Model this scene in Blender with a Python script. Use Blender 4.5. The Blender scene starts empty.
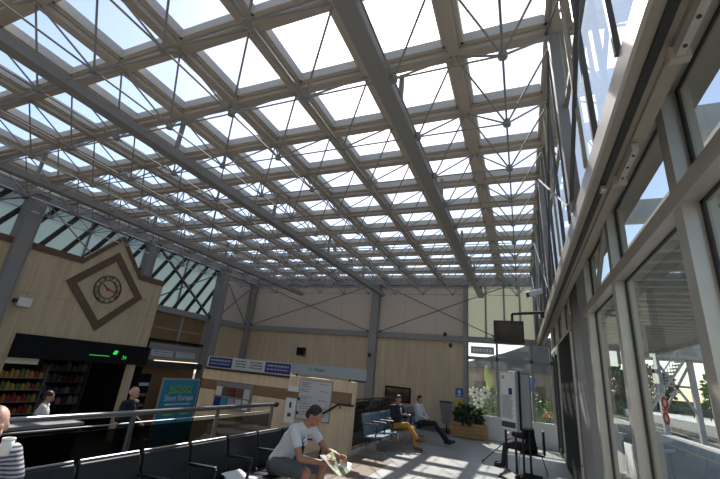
import bpy, math, random
from mathutils import Vector, Matrix, Quaternion
random.seed(7)
C = bpy.context.scene.collection
V = Vector
PI = math.pi

# ------------------------------------------------------------------ materials
def newmat(name):
    m = bpy.data.materials.new(name); m.use_nodes = True
    nt = m.node_tree
    return m, nt, nt.nodes['Principled BSDF']

def mat(name, col, rough=0.6, metal=0.0, noise=0.0, nscale=6.0, bump=0.0, spec=0.5, emit=0.0, stretch=(1, 1, 1)):
    m, nt, b = newmat(name)
    b.inputs['Roughness'].default_value = rough
    b.inputs['Metallic'].default_value = metal
    b.inputs['Specular IOR Level'].default_value = spec
    tc = nt.nodes.new('ShaderNodeTexCoord')
    mp = nt.nodes.new('ShaderNodeMapping'); mp.inputs['Scale'].default_value = stretch
    nt.links.new(tc.outputs['Object'], mp.inputs['Vector'])
    nz = nt.nodes.new('ShaderNodeTexNoise'); nz.inputs['Scale'].default_value = nscale; nz.inputs['Detail'].default_value = 5
    nt.links.new(mp.outputs['Vector'], nz.inputs['Vector'])
    mx = nt.nodes.new('ShaderNodeMix'); mx.data_type = 'RGBA'
    k = noise
    mx.inputs['A'].default_value = (*[c * (1 - k) for c in col], 1)
    mx.inputs['B'].default_value = (*[min(1, c * (1 + k)) for c in col], 1)
    nt.links.new(nz.outputs['Fac'], mx.inputs['Factor'])
    nt.links.new(mx.outputs['Result'], b.inputs['Base Color'])
    if bump:
        bp = nt.nodes.new('ShaderNodeBump'); bp.inputs['Strength'].default_value = bump; bp.inputs['Distance'].default_value = .01
        nt.links.new(nz.outputs['Fac'], bp.inputs['Height']); nt.links.new(bp.outputs['Normal'], b.inputs['Normal'])
    if emit:
        nt.links.new(mx.outputs['Result'], b.inputs['Emission Color']); b.inputs['Emission Strength'].default_value = emit
    return m

def glassmat(name, tint=(1, 1, 1), rough=0.0, ior=1.5, refl=1.0, dirt=0.0, dirtcol=(.5, .5, .5)):
    m = bpy.data.materials.new(name); m.use_nodes = True
    nt = m.node_tree; nt.nodes.clear()
    out = nt.nodes.new('ShaderNodeOutputMaterial')
    tr = nt.nodes.new('ShaderNodeBsdfTransparent'); tr.inputs['Color'].default_value = (*tint, 1)
    gl = nt.nodes.new('ShaderNodeBsdfGlossy'); gl.inputs['Roughness'].default_value = rough
    gl.inputs['Color'].default_value = (refl, refl, refl, 1)
    # Schlick reflectance from the facing angle, the same on both faces of a pane
    lw_ = nt.nodes.new('ShaderNodeLayerWeight'); lw_.inputs['Blend'].default_value = .5
    pw_ = nt.nodes.new('ShaderNodeMath'); pw_.operation = 'POWER'; pw_.inputs[1].default_value = 5
    nt.links.new(lw_.outputs['Facing'], pw_.inputs[0])
    R0 = ((ior - 1) / (ior + 1)) ** 2
    fr = nt.nodes.new('ShaderNodeMath'); fr.operation = 'MULTIPLY_ADD'; fr.inputs[1].default_value = 1 - R0; fr.inputs[2].default_value = R0
    nt.links.new(pw_.outputs[0], fr.inputs[0])
    mx = nt.nodes.new('ShaderNodeMixShader')
    nt.links.new(fr.outputs[0], mx.inputs[0]); nt.links.new(tr.outputs[0], mx.inputs[1]); nt.links.new(gl.outputs[0], mx.inputs[2])
    last = mx
    if dirt:
        df = nt.nodes.new('ShaderNodeBsdfDiffuse'); df.inputs['Color'].default_value = (*dirtcol, 1)
        tl = nt.nodes.new('ShaderNodeBsdfTranslucent'); tl.inputs['Color'].default_value = (*dirtcol, 1)
        ad = nt.nodes.new('ShaderNodeMixShader'); nt.links.new(df.outputs[0], ad.inputs[1]); nt.links.new(tl.outputs[0], ad.inputs[2])
        m2 = nt.nodes.new('ShaderNodeMixShader'); m2.inputs[0].default_value = dirt
        nt.links.new(mx.outputs[0], m2.inputs[1]); nt.links.new(ad.outputs[0], m2.inputs[2]); last = m2
    nt.links.new(last.outputs[0], out.inputs[0])
    return m

def stonemat(name, col, w=1.2, h=3.0, axis='YZ', noise=.18):
    """travertine panels: vertical streaks plus thin dark joints"""
    m, nt, b = newmat(name); b.inputs['Roughness'].default_value = .55
    tc = nt.nodes.new('ShaderNodeTexCoord')
    sp = nt.nodes.new('ShaderNodeSeparateXYZ'); nt.links.new(tc.outputs['Object'], sp.inputs[0])
    cb = nt.nodes.new('ShaderNodeCombineXYZ')
    nt.links.new(sp.outputs['Y' if axis[0] == 'Y' else 'X'], cb.inputs[0]); nt.links.new(sp.outputs['Z'], cb.inputs[1])
    br = nt.nodes.new('ShaderNodeTexBrick'); br.offset = 0; br.inputs['Scale'].default_value = 1
    br.inputs['Brick Width'].default_value = w; br.inputs['Row Height'].default_value = h
    br.inputs['Mortar Size'].default_value = .006; br.inputs['Mortar Smooth'].default_value = .3
    br.inputs['Color1'].default_value = (*col, 1); br.inputs['Color2'].default_value = (*[c * .9 for c in col], 1)
    br.inputs['Mortar'].default_value = (*[c * .55 for c in col], 1)
    nt.links.new(cb.outputs[0], br.inputs['Vector'])
    mp = nt.nodes.new('ShaderNodeMapping'); mp.inputs['Scale'].default_value = (5, 5, .7)
    nt.links.new(tc.outputs['Object'], mp.inputs['Vector'])
    nz = nt.nodes.new('ShaderNodeTexNoise'); nz.inputs['Scale'].default_value = 1.0; nz.inputs['Detail'].default_value = 6
    nt.links.new(mp.outputs[0], nz.inputs['Vector'])
    rp = nt.nodes.new('ShaderNodeMapRange'); rp.inputs['From Min'].default_value = .3; rp.inputs['From Max'].default_value = .7
    rp.inputs['To Min'].default_value = 1 - noise; rp.inputs['To Max'].default_value = 1 + noise * .6
    nt.links.new(nz.outputs['Fac'], rp.inputs['Value'])
    mu = nt.nodes.new('ShaderNodeVectorMath'); mu.operation = 'SCALE'
    nt.links.new(br.outputs['Color'], mu.inputs[0]); nt.links.new(rp.outputs[0], mu.inputs['Scale'])
    nt.links.new(mu.outputs[0], b.inputs['Base Color'])
    return m

def stripemat(name, c1, c2, scale, axis='Z', duty=.5, rough=.8):
    m, nt, b = newmat(name); b.inputs['Roughness'].default_value = rough
    tc = nt.nodes.new('ShaderNodeTexCoord')
    wv = nt.nodes.new('ShaderNodeTexWave'); wv.bands_direction = axis; wv.inputs['Scale'].default_value = scale
    wv.inputs['Distortion'].default_value = .6; wv.inputs['Detail'].default_value = 1
    nt.links.new(tc.outputs['Object'], wv.inputs['Vector'])
    cr = nt.nodes.new('ShaderNodeValToRGB'); cr.color_ramp.elements[0].color = (*c1, 1); cr.color_ramp.elements[1].color = (*c2, 1)
    cr.color_ramp.elements[0].position = duty - .05; cr.color_ramp.elements[1].position = duty + .05
    nt.links.new(wv.outputs['Fac'], cr.inputs[0]); nt.links.new(cr.outputs[0], b.inputs['Base Color'])
    return m

def patchmat(name, cols, scale=8, rough=.5, emit=0):
    m, nt, b = newmat(name); b.inputs['Roughness'].default_value = rough
    tc = nt.nodes.new('ShaderNodeTexCoord')
    vo = nt.nodes.new('ShaderNodeTexVoronoi'); vo.inputs['Scale'].default_value = scale
    nt.links.new(tc.outputs['Object'], vo.inputs['Vector'])
    cr = nt.nodes.new('ShaderNodeValToRGB'); cr.color_ramp.interpolation = 'CONSTANT'
    els = cr.color_ramp.elements
    while len(els) < len(cols): els.new(.5)
    for i, c in enumerate(cols):
        els[i].position = i / len(cols); els[i].color = (*c, 1)
    sp = nt.nodes.new('ShaderNodeSeparateColor'); nt.links.new(vo.outputs['Color'], sp.inputs[0])
    nt.links.new(sp.outputs[0], cr.inputs[0]); nt.links.new(cr.outputs[0], b.inputs['Base Color'])
    if emit:
        nt.links.new(cr.outputs[0], b.inputs['Emission Color']); b.inputs['Emission Strength'].default_value = emit
    return m

M = {
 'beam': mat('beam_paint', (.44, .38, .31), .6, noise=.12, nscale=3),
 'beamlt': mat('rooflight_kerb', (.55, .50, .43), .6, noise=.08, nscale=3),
 'girder': mat('girder_paint', (.26, .255, .245), .5, noise=.08, nscale=3),
 'steel': mat('column_paint', (.25, .25, .25), .5, noise=.1, nscale=2),
 'tube': mat('tube_paint', (.26, .255, .245), .7, noise=.08),
 'rod': mat('dark_rod', (.09, .09, .095), .45),
 'alum': mat('mill_aluminium', (.37, .325, .26), .42, metal=.35, noise=.14, nscale=4, stretch=(3, 3, .6)),
 'alumlt': mat('bright_aluminium', (.52, .49, .44), .35, metal=.4, noise=.1),
 'alumdk': mat('dark_frame', (.03, .03, .032), .4, noise=.1),
 'gasket': mat('gasket', (.025, .025, .025), .6),
 'stone': stonemat('travertine_left', (.58, .46, .31), 1.25, 4.0, 'YZ'),
 'stonefar': stonemat('travertine_far', (.58, .475, .34), 1.3, 5.0, 'XZ', .14),
 'stonelow': stonemat('travertine_low', (.78, .62, .42), 1.3, 5.0, 'XZ', .12),
 'cream': mat('cream_panel', (.58, .51, .44), .6, noise=.05, nscale=.8),
 'brown': mat('brown_stone', (.13, .075, .045), .5, noise=.25, nscale=8),
 'browntile': mat('brown_band', (.25, .15, .085), .5, noise=.25, nscale=6),
 'plinth': mat('plinth', (.10, .085, .075), .6, noise=.1),
 'black': mat('black_plastic', (.015, .015, .017), .35),
 'blackm': mat('black_matt', (.010, .010, .011), .8, spec=.15),
 'screen': mat('screen_glass', (.008, .008, .01), .12),
 'white': mat('white_paint', (.72, .72, .70), .5, noise=.04),
 'paper': mat('paper', (.80, .80, .77), .7, noise=.03),
 'leather': mat('bench_vinyl', (.010, .011, .015), .42, noise=.2, spec=.3),
 'bluevinyl': mat('blue_vinyl', (.10, .16, .21), .4, noise=.15),
 'chrome': mat('chrome', (.6, .6, .6), .22, metal=1),
 'handrail': mat('handrail_metal', (.22, .22, .23), .3, metal=.9),
 'wood': mat('planter_wood', (.42, .25, .10), .6, noise=.3, nscale=5, stretch=(1, 1, 9)),
 'soil': mat('soil', (.05, .035, .02), .9),
 'leafdk': mat('leaf_dark', (.025, .06, .02), .6, noise=.5, nscale=9),
 'leaf': mat('leaf_green', (.10, .20, .04), .6, noise=.5, nscale=7),
 'leaflt': mat('leaf_yellow_green', (.50, .60, .06), .5, noise=.25),
 'bark': mat('bark', (.07, .05, .035), .9, noise=.3),
 'skin': mat('skin', (.48, .25, .17), .5, noise=.08, nscale=12),
 'skinpale': mat('skin_pale', (.62, .36, .28), .5, noise=.08, nscale=12),
 'skintan': mat('skin_tan', (.38, .18, .11), .5, noise=.08, nscale=12),
 'hair': mat('hair_dark', (.02, .014, .01), .6, noise=.4, nscale=60, bump=.5),
 'hairgrey': mat('hair_grey', (.55, .53, .50), .7, noise=.2, nscale=60, bump=.5),
 'tshirt': mat('tshirt_grey', (.62, .63, .66), .85, noise=.06, nscale=10, bump=.3),
 'tprint': patchmat('tshirt_print', [(.1, .13, .3), (.62, .63, .66), (.2, .25, .4)], 40),
 'shorts': mat('shorts_grey', (.10, .11, .13), .85, noise=.15, nscale=14, bump=.3),
 'stripe': stripemat('striped_shirt', (.42, .42, .45), (.07, .07, .11), 12, 'Z', .5),
 'navy': mat('navy_cloth', (.012, .014, .025), .8, noise=.2),
 'mustard': mat('mustard_cloth', (.50, .27, .05), .85, noise=.15, nscale=12, bump=.3),
 'shirtwh': mat('shirt_white', (.62, .62, .62), .85, noise=.08),
 'charcoal': mat('charcoal_cloth', (.022, .022, .028), .85, noise=.2),
 'brownlea': mat('brown_leather', (.16, .06, .03), .45),
 'eye': mat('eye_dark', (.02, .015, .01), .2),
 'ballast': mat('ballast', (.10, .085, .075), .95, noise=.5, nscale=18, bump=.8),
 'rail': mat('rail_steel', (.30, .26, .23), .35, metal=.8),
 'platform': mat('platform_paving', (.26, .25, .235), .85, noise=.12, nscale=3),
 'coping': mat('platform_coping', (.42, .41, .38), .8, noise=.08),
 'yellow': mat('yellow_line', (.65, .48, .10), .7, noise=.1),
 'concrete': mat('concrete', (.42, .41, .39), .85, noise=.12, nscale=2),
 'canopy': mat('canopy_soffit', (.30, .30, .29), .7, noise=.1),
 'canopyrib': mat('canopy_rib', (.55, .54, .51), .6, noise=.1),
 'brick': stonemat('outside_brick', (.25, .20, .16), .4, .15, 'XZ', .2),
 'roofslate': mat('slate', (.07, .075, .09), .7, noise=.2),
 'signblue': mat('sign_blue', (.015, .03, .19), .45),
 'signwhite': mat('sign_white', (.55, .57, .60), .5, noise=.02),
 'signband': mat('sign_pale_blue', (.33, .38, .43), .5, noise=.03),
 'ink': mat('ink', (.05, .055, .09), .6),
 'inkwhite': mat('ink_white', (.8, .8, .85), .5),
 'posterblue': mat('poster_blue', (.035, .27, .42), .35, noise=.08, nscale=2),
 'postergreen': mat('poster_green', (.16, .50, .20), .4),
 'green': mat('green_lit', (.02, .45, .06), .4, emit=1.2),
 'red': mat('red_paint', (.50, .03, .02), .45),
 'bluepaint': mat('blue_paint', (.02, .12, .45), .4),
 'yellowpaint': mat('yellow_paint', (.60, .50, .05), .5),
 'petal': mat('white_petal', (.75, .75, .70), .6),
 'orange': mat('orange_petal', (.8, .25, .03), .5),
 'boardbr': mat('brown_blind', (.20, .125, .05), .7, noise=.3, nscale=3),
 'p_yel': mat('label_yellow', (.22, .17, .03), .4),
 'p_org': mat('label_orange', (.25, .09, .02), .4),
 'p_grn': mat('label_green', (.05, .10, .03), .4),
 'p_red': mat('label_red', (.14, .02, .015), .4),
 'shelf': mat('shelf_grey', (.12, .12, .13), .5),
 'lightp': mat('lit_strip', (.9, .85, .75), .5, emit=2.0),
 'mag': patchmat('magazine_print', [(.55, .53, .48), (.20, .28, .1), (.45, .38, .26), (.65, .63, .58), (.5, .48, .42), (.3, .25, .18)], 22),
 'bag': glassmat('clear_bag', (.75, .75, .78), .2, 1.3, dirt=.35, dirtcol=(.6, .6, .62)),
 'skyglass': glassmat('skylight_glass', (.96, .98, 1.0), 0, 1.3, dirt=.03, dirtcol=(.9, .9, .9)),
 'glass': glassmat('clear_glass', (.86, .90, .88), 0, 1.5, dirt=.02),
 'wallglass': glassmat('reflective_glass', (.80, .86, .84), 0, 1.62),
 'darkglass': glassmat('smoked_glass', (.35, .34, .32), .02, 1.5),
 'frost': glassmat('frosted_panel', (.50, .56, .54), .3, 1.3, dirt=.55, dirtcol=(.55, .60, .56)),
 'frostwarm': glassmat('pale_green_panel', (.5, .50, .44), .3, 1.3, dirt=.75, dirtcol=(.52, .53, .44)),
}

def floor_mat():
    m, nt, b = newmat('hall_floor_tiles'); b.inputs['Roughness'].default_value = .32
    tc = nt.nodes.new('ShaderNodeTexCoord')
    br = nt.nodes.new('ShaderNodeTexBrick'); br.offset = 0; br.inputs['Scale'].default_value = 1
    br.inputs['Brick Width'].default_value = .6; br.inputs['Row Height'].default_value = .6
    br.inputs['Mortar Size'].default_value = .006
    br.inputs['Color1'].default_value = (.38, .375, .365, 1); br.inputs['Color2'].default_value = (.35, .345, .335, 1)
    br.inputs['Mortar'].default_value = (.16, .16, .16, 1)
    nt.links.new(tc.outputs['Object'], br.inputs['Vector'])
    nz = nt.nodes.new('ShaderNodeTexNoise'); nz.inputs['Scale'].default_value = 1.5; nz.inputs['Detail'].default_value = 6
    nt.links.new(tc.outputs['Object'], nz.inputs['Vector'])
    mr = nt.nodes.new('ShaderNodeMapRange'); mr.inputs['To Min'].default_value = .2; mr.inputs['To Max'].default_value = .5
    nt.links.new(nz.outputs['Fac'], mr.inputs['Value']); nt.links.new(mr.outputs[0], b.inputs['Roughness'])
    nt.links.new(br.outputs['Color'], b.inputs['Base Color'])
    return m
M['floor'] = floor_mat()
M['floorbr'] = mat('brown_floor_tiles', (.20, .15, .11), .35, noise=.15, nscale=2)
M['floorlow'] = mat('lower_floor', (.13, .12, .11), .4, noise=.15, nscale=2)

# ------------------------------------------------------------------ geometry
def basis(d, side=None):
    d = d.normalized()
    if side is None:
        side = V((0, 0, 1)).cross(d)
        if side.length < 1e-4: side = V((1, 0, 0))
    side = (side - d * side.dot(d)).normalized()
    return d, side, d.cross(side)

class MB:
    def __init__(s): s.v = []; s.f = []
    def add(s, vs, fs):
        n = len(s.v); s.v += [V(p) for p in vs]; s.f += [tuple(i + n for i in f) for f in fs]; return s
    def box(s, lo, hi):
        x0, y0, z0 = lo; x1, y1, z1 = hi
        x0, x1 = min(x0, x1), max(x0, x1); y0, y1 = min(y0, y1), max(y0, y1); z0, z1 = min(z0, z1), max(z0, z1)
        return s.add([(x0, y0, z0), (x1, y0, z0), (x1, y1, z0), (x0, y1, z0), (x0, y0, z1), (x1, y0, z1), (x1, y1, z1), (x0, y1, z1)],
                     [(0, 3, 2, 1), (4, 5, 6, 7), (0, 1, 5, 4), (1, 2, 6, 5), (2, 3, 7, 6), (3, 0, 4, 7)])
    def cbox(s, c, d): return s.box([c[i] - d[i] / 2 for i in range(3)], [c[i] + d[i] / 2 for i in range(3)])
    def bar(s, a, b, w, h, side=None):
        a = V(a); b = V(b); d, x, y = basis(b - a, V(side) if side is not None else None)
        vs = []
        for p in (a, b):
            for i, j in ((-1, -1), (1, -1), (1, 1), (-1, 1)): vs.append(p + x * i * w / 2 + y * j * h / 2)
        return s.add(vs, [(0, 3, 2, 1), (4, 5, 6, 7), (0, 1, 5, 4), (1, 2, 6, 5), (2, 3, 7, 6), (3, 0, 4, 7)])
    def tube(s, a, b, r, n=8, r2=None):
        a = V(a); b = V(b); r2 = r if r2 is None else r2
        d, x, y = basis(b - a); vs = []
        for p, q in ((a, r), (b, r2)):
            for i in range(n):
                t = 2 * PI * i / n; vs.append(p + (x * math.cos(t) + y * math.sin(t)) * q)
        fs = [(i, (i + 1) % n, n + (i + 1) % n, n + i) for i in range(n)]
        fs += [tuple(reversed(range(n))), tuple(range(n, 2 * n))]
        return s.add(vs, fs)
    def path(s, pts, r, n=8):
        pts = [V(p) for p in pts]
        for i in range(len(pts) - 1): s.tube(pts[i], pts[i + 1], r, n)
        for p in pts[1:-1]: s.ell(p, (r * 1.01,) * 3, seg=n, rings=5)
        return s
    def ell(s, c, r, rot=None, seg=12, rings=8):
        c = V(c); vs = []; fs = []
        if isinstance(r, (int, float)): r = (r, r, r)
        for i in range(1, rings):
            ph = PI * i / rings
            for j in range(seg):
                t = 2 * PI * j / seg
                vs.append(V((r[0] * math.sin(ph) * math.cos(t), r[1] * math.sin(ph) * math.sin(t), r[2] * math.cos(ph))))
        vs += [V((0, 0, r[2])), V((0, 0, -r[2]))]
        top = len(vs) - 2; bot = top + 1
        for i in range(rings - 2):
            for j in range(seg):
                a = i * seg + j; b = i * seg + (j + 1) % seg
                fs.append((a, a + seg, b + seg, b))
        for j in range(seg):
            fs.append((top, j, (j + 1) % seg)); k = (rings - 2) * seg
            fs.append((bot, k + (j + 1) % seg, k + j))
        if rot is not None: vs = [rot @ p for p in vs]
        return s.add([p + c for p in vs], fs)
    def cap(s, a, b, ra, rb=None, side=None, flat=1.0, n=14):
        """tapered capsule; cross-section is r along side and r*flat across it"""
        a = V(a); b = V(b); rb = ra if rb is None else rb
        d, x, y = basis(b - a, V(side) if side is not None else None)
        rows = []
        k = 4
        for i in range(k + 1):
            t = PI / 2 * (1 - i / k); rows.append((a - d * ra * min(1, flat + .3) * math.sin(t), ra * math.cos(t)))
        for i in range(k + 1):
            t = PI / 2 * (i / k); rows.append((b + d * rb * min(1, flat + .3) * math.sin(t), rb * math.cos(t)))
        vs = [rows[0][0]]; fs = []
        for c, q in rows[1:-1]:
            for j in range(n):
                t = 2 * PI * j / n; vs.append(c + x * math.cos(t) * q + y * math.sin(t) * q * flat)
        vs.append(rows[-1][0]); m = len(rows) - 2
        for i in range(m - 1):
            for j in range(n):
                p = 1 + i * n + j; q = 1 + i * n + (j + 1) % n
                fs.append((p, q, q + n, p + n))
        for j in range(n):
            fs.append((0, 1 + (j + 1) % n, 1 + j)); e = 1 + (m - 1) * n
            fs.append((len(vs) - 1, e + j, e + (j + 1) % n))
        return s.add(vs, fs)
    def prism(s, poly, o, u, w, nrm, th):
        """2-D polygon (ccw) in the plane o + a*u + b*w, extruded by th along nrm"""
        o, u, w, nrm = V(o), V(u), V(w), V(nrm)
        n = len(poly)
        vs = [o + u * a + w * b for a, b in poly] + [o + u * a + w * b + nrm * th for a, b in poly]
        fs = [tuple(reversed(range(n))), tuple(range(n, 2 * n))] + [(i, (i + 1) % n, n + (i + 1) % n, n + i) for i in range(n)]
        return s.add(vs, fs)
    def quad(s, a, b, c, d): return s.add([a, b, c, d], [(0, 1, 2, 3)])
    def build(s, name, m, parent=None, loc=None, rotz=0, smooth=False, remesh=0, sm=0, bevel=0):
        me = bpy.data.meshes.new(name)
        if parent is not None and loc is None:
            off = V(parent.location) if not parent.get('_local') else V((0, 0, 0))
            if parent.parent is not None: off = V(parent.parent.location) + off if not parent.get('_local') else V((0, 0, 0))
            lc = V((0, 0, 0))
        elif loc == 'local': off = V((0, 0, 0)); lc = V((0, 0, 0))
        elif loc is not None: off = V(loc); lc = V(loc)
        else:
            xs = [p.x for p in s.v]; ys = [p.y for p in s.v]; zs = [p.z for p in s.v]
            off = V(((min(xs) + max(xs)) / 2, (min(ys) + max(ys)) / 2, min(zs))); lc = off
        me.from_pydata([tuple(p - off) for p in s.v], [], s.f); me.update()
        o = bpy.data.objects.new(name, me); C.objects.link(o); o.location = lc; o.rotation_euler.z = rotz
        me.materials.append(M[m] if isinstance(m, str) else m)
        if remesh:
            md = o.modifiers.new('r', 'REMESH'); md.mode = 'VOXEL'; md.voxel_size = remesh
            if sm: ms = o.modifiers.new('s', 'SMOOTH'); ms.factor = .5; ms.iterations = sm
            dg = bpy.context.evaluated_depsgraph_get(); dg.update()
            nm = bpy.data.meshes.new_from_object(o.evaluated_get(dg)); o.modifiers.clear()
            o.data = nm; nm.name = name; me = nm; smooth = True
            if not me.materials: me.materials.append(M[m] if isinstance(m, str) else m)
        if bevel:
            md = o.modifiers.new('bevel', 'BEVEL'); md.width = bevel; md.segments = 2; md.limit_method = 'ANGLE'
        if smooth:
            for p in me.polygons: p.use_smooth = True
        if parent is not None: o.parent = parent
        return o

def tag(o, label=None, cat=None, group=None, kind=None):
    if label: o['label'] = label
    if cat: o['category'] = cat
    if group: o['group'] = group
    if kind: o['kind'] = kind
    return o
def thing(name, label, cat, loc=(0, 0, 0), rotz=0, group=None, kind=None, local=False):
    o = bpy.data.objects.new(name, None); C.objects.link(o); o.location = loc; o.rotation_euler.z = rotz
    o.empty_display_size = .2
    if local: o['_local'] = 1
    return tag(o, label, cat, group, kind)
def struct(mb, name, m, parent=None, label=None, **k):
    o = mb.build(name, m, parent, **k)
    if parent is None: o['kind'] = 'structure'
    if label: o['label'] = label; 
    return o
def copy_tree(o, parent=None):
    c = o.copy(); C.objects.link(c); c.parent = parent
    for ch in list(o.children): copy_tree(ch, c)
    return c

def text(txt, size, o, u, w, m, parent, name='lettering', depth=.002, align='CENTER', xs=1.0):
    """flat lettering at o, reading along u with up w"""
    cu = bpy.data.curves.new(name, 'FONT'); cu.body = txt; cu.size = size; cu.align_x = align; cu.align_y = 'CENTER'; cu.extrude = depth
    tmp = bpy.data.objects.new('t', cu); C.objects.link(tmp)
    dg = bpy.context.evaluated_depsgraph_get(); dg.update()
    me = bpy.data.meshes.new_from_object(tmp.evaluated_get(dg)); bpy.data.objects.remove(tmp)
    u, w = V(u).normalized(), V(w).normalized(); n = u.cross(w)
    off = V((0, 0, 0))
    if parent is not None and not parent.get('_local'):
        off = V(parent.location)
        if parent.parent is not None: off += V(parent.parent.location)
    for v in me.vertices:
        v.co = V(o) + u * v.co.x * xs + w * v.co.y + n * v.co.z - off
    me.materials.clear(); me.materials.append(M[m])
    ob = bpy.data.objects.new(name, me); C.objects.link(ob); ob.parent = parent
    return ob

# ------------------------------------------------------------------ key dimensions
XL, XR, YF, YN = -12.54, 0.55, 15.65, -3.2
ZT, ZG = 5.75, 5.93           # underside of roof lattice, glass level
SX, SY = 1.19, 1.175
LOW = -1.0                    # lower concourse floor
XGX = [XR - SX * k for k in range(12)]
YGY = [5.07 + SY * k for k in range(-7, 10)]
XW = 1.0                       # inner face of right window mullions

# ------------------------------------------------------------------ ground, floors
struct(MB().box((-60, -40, -1.6), (90, 160, -1.32)), 'ground', 'ballast')
struct(MB().box((-3.95, YN, -.15), (1.25, YF, 0)).box((-4.6, YN, -.15), (-3.95, 7.0, 0)), 'floor', 'floor')
struct(MB().box((-4.5, 5.9, 0.0), (-3.7, 8.9, .004)).box((-3.7, 6.6, 0), (-2.75, 9.3, .004)), 'floor.001', 'floorbr')
struct(MB().box((-16, YN, -1.32), (-3.95, YF + .1, LOW)), 'floor.002', 'floorlow')
struct(MB().box((-4.64, YN, LOW), (-4.6, 7.0, -.15)).box((-3.99, 7.0, LOW), (-3.95, YF, -.15)), 'trim_1', 'plinth')
# stairs descending toward the lower concourse between balustrade end and low wall
st = MB()
for k in range(7):
    st.box((-3.95 - .3 * (k + 1), 7.0, LOW), (-3.95 - .3 * k, 8.86, -.18 * (k + 1) + .02))
struct(st, 'floor.003', 'floorbr')

# ------------------------------------------------------------------ roof lattice
ceil = struct(MB().box((XL - .3, YN - .3, ZT + .05), (XL - .08, YF + .3, ZG + .1)).box((XR + .08, YN - .3, ZT + .05), (XR + .2, YF + .3, ZG + .1))
       .box((XL - .3, YF + .08, ZT + .05), (XR + .2, YF + .3, ZG + .1)).box((XL - .3, YN - .3, ZT + .05), (XR + .2, YN - .1, ZG + .1)), 'ceiling', 'beam', loc=(0, 0, 0))
y0, y1 = YN, YF + .05
for x in XGX:
    b = MB().box((x - .07, y0, ZT), (x + .07, y1, ZG + .02)); b.box((x - .10, y0, ZT + .07), (x + .10, y1, ZG)).build('roof_beam', 'beam', ceil)
for y in YGY:
    b = MB().box((XL, y - .07, ZT + .02), (XR, y + .07, ZG)); b.box((XL, y - .10, ZT + .08), (XR, y + .10, ZG)).build('roof_cross_beam', 'beam', ceil)
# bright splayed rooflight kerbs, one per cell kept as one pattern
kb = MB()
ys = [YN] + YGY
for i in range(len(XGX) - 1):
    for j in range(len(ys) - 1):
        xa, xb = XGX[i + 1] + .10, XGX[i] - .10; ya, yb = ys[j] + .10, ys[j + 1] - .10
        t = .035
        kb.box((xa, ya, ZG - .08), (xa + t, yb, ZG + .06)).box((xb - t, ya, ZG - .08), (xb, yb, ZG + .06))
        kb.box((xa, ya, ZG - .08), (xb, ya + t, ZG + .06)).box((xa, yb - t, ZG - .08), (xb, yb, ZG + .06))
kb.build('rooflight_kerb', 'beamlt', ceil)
MB().quad((XL, YN, ZG + .05), (XR, YN, ZG + .05), (XR, YF, ZG + .05), (XL, YF, ZG + .05)).build('rooflight_pane', 'skyglass', ceil)

# space frame hung under the lattice
ZN = 5.05
sf = thing('space_frame', 'pale tubular steel space frame of struts and ball nodes hung under the glass roof lattice', 'space frame', (-6, 6, ZN))
nx = [(XGX[i] + XGX[i + 1]) / 2 for i in range(11)]
ny = [(YGY[j] + YGY[j + 1]) / 2 for j in range(len(YGY) - 1)]
order = sorted([(V((x, y, 0)).length if y > .5 else 99, x, y) for x in nx for y in ny])
rest = MB()
for k, (d, x, y) in enumerate(order):
    b = MB() if k < 95 else rest
    for sx in (-1, 1):
        for sy in (-1, 1):
            b.tube((x, y, ZN), (x + sx * SX / 2, y + sy * SY / 2, ZT + .03), .0135, 6)
    b.tube((x, y, ZN - .03), (x, y, ZN + .03), .05, 8).tube((x, y, ZN + .03), (x, y, ZN + .07), .03, 6)
    if k < 95: b.build('strut_cluster', 'tube', sf)
tag(rest.build('strut_cluster', 'tube', sf), kind='stuff')
for x in nx: MB().tube((x, ny[0], ZN), (x, ny[-1], ZN), .013, 6).build('lower_chord', 'tube', sf)
for y in ny: MB().tube((nx[-1], y, ZN), (nx[0], y, ZN), .011, 6).build('lower_cross_chord', 'tube', sf)

# three box girders hanging below
for x, lb in ((-1.37, 'grey box girder under the glass roof, nearest the window wall'), (-5.46, 'grey box girder under the glass roof, middle of the three'),
              (-9.55, 'grey box girder under the glass roof, the one nearest the clock wall')):
    g = thing('roof_girder', lb, 'girder', (x, 6, 5.0))
    MB().box((x - .1, YN, 5.0), (x + .1, 15.42, 5.13)).build('girder_web', 'girder', g)
    for y in range(-2, 16, 3): MB().box((x - .03, y - .03, 5.13), (x + .03, y + .03, ZT)).build('hanger', 'girder', g)

# ------------------------------------------------------------------ far wall
struct(MB().box((XL - .2, YF, LOW), (-2.02, YF + .15, 3.36)), 'wall_far', 'stonefar', loc=(0, 0, 0))
pn = struct(MB().box((XL - .2, YF + .04, 3.36), (-2.0, YF + .15, 5.8)), 'wall_far.001', 'cream', loc=(0, 0, 0))
j = MB()
for x in (-10.9, -9.2, -7.5, -4.5, -3.2): j.box((x - .008, YF + .035, 3.5), (x + .008, YF + .045, 5.6))
j.build('panel_joint', 'beam', pn)
struct(MB().box((-2.02, YF, -.2), (1.25, YF + .15, .75)), 'wall_far.002', 'white')
struct(MB().box((XL, YF - .12, 3.30), (1.25, YF + .02, 3.52)), 'trim_2', 'steel')
struct(MB().box((XL, YF - .10, 5.55), (1.25, YF + .05, 5.78)), 'trim_3', 'girder')
struct(MB().box((-3.95, YF - .03, 0), (-2.02, YF, .16)), 'baseboard_far', 'plinth')
COL = 'steel columns of the hall'
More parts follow.
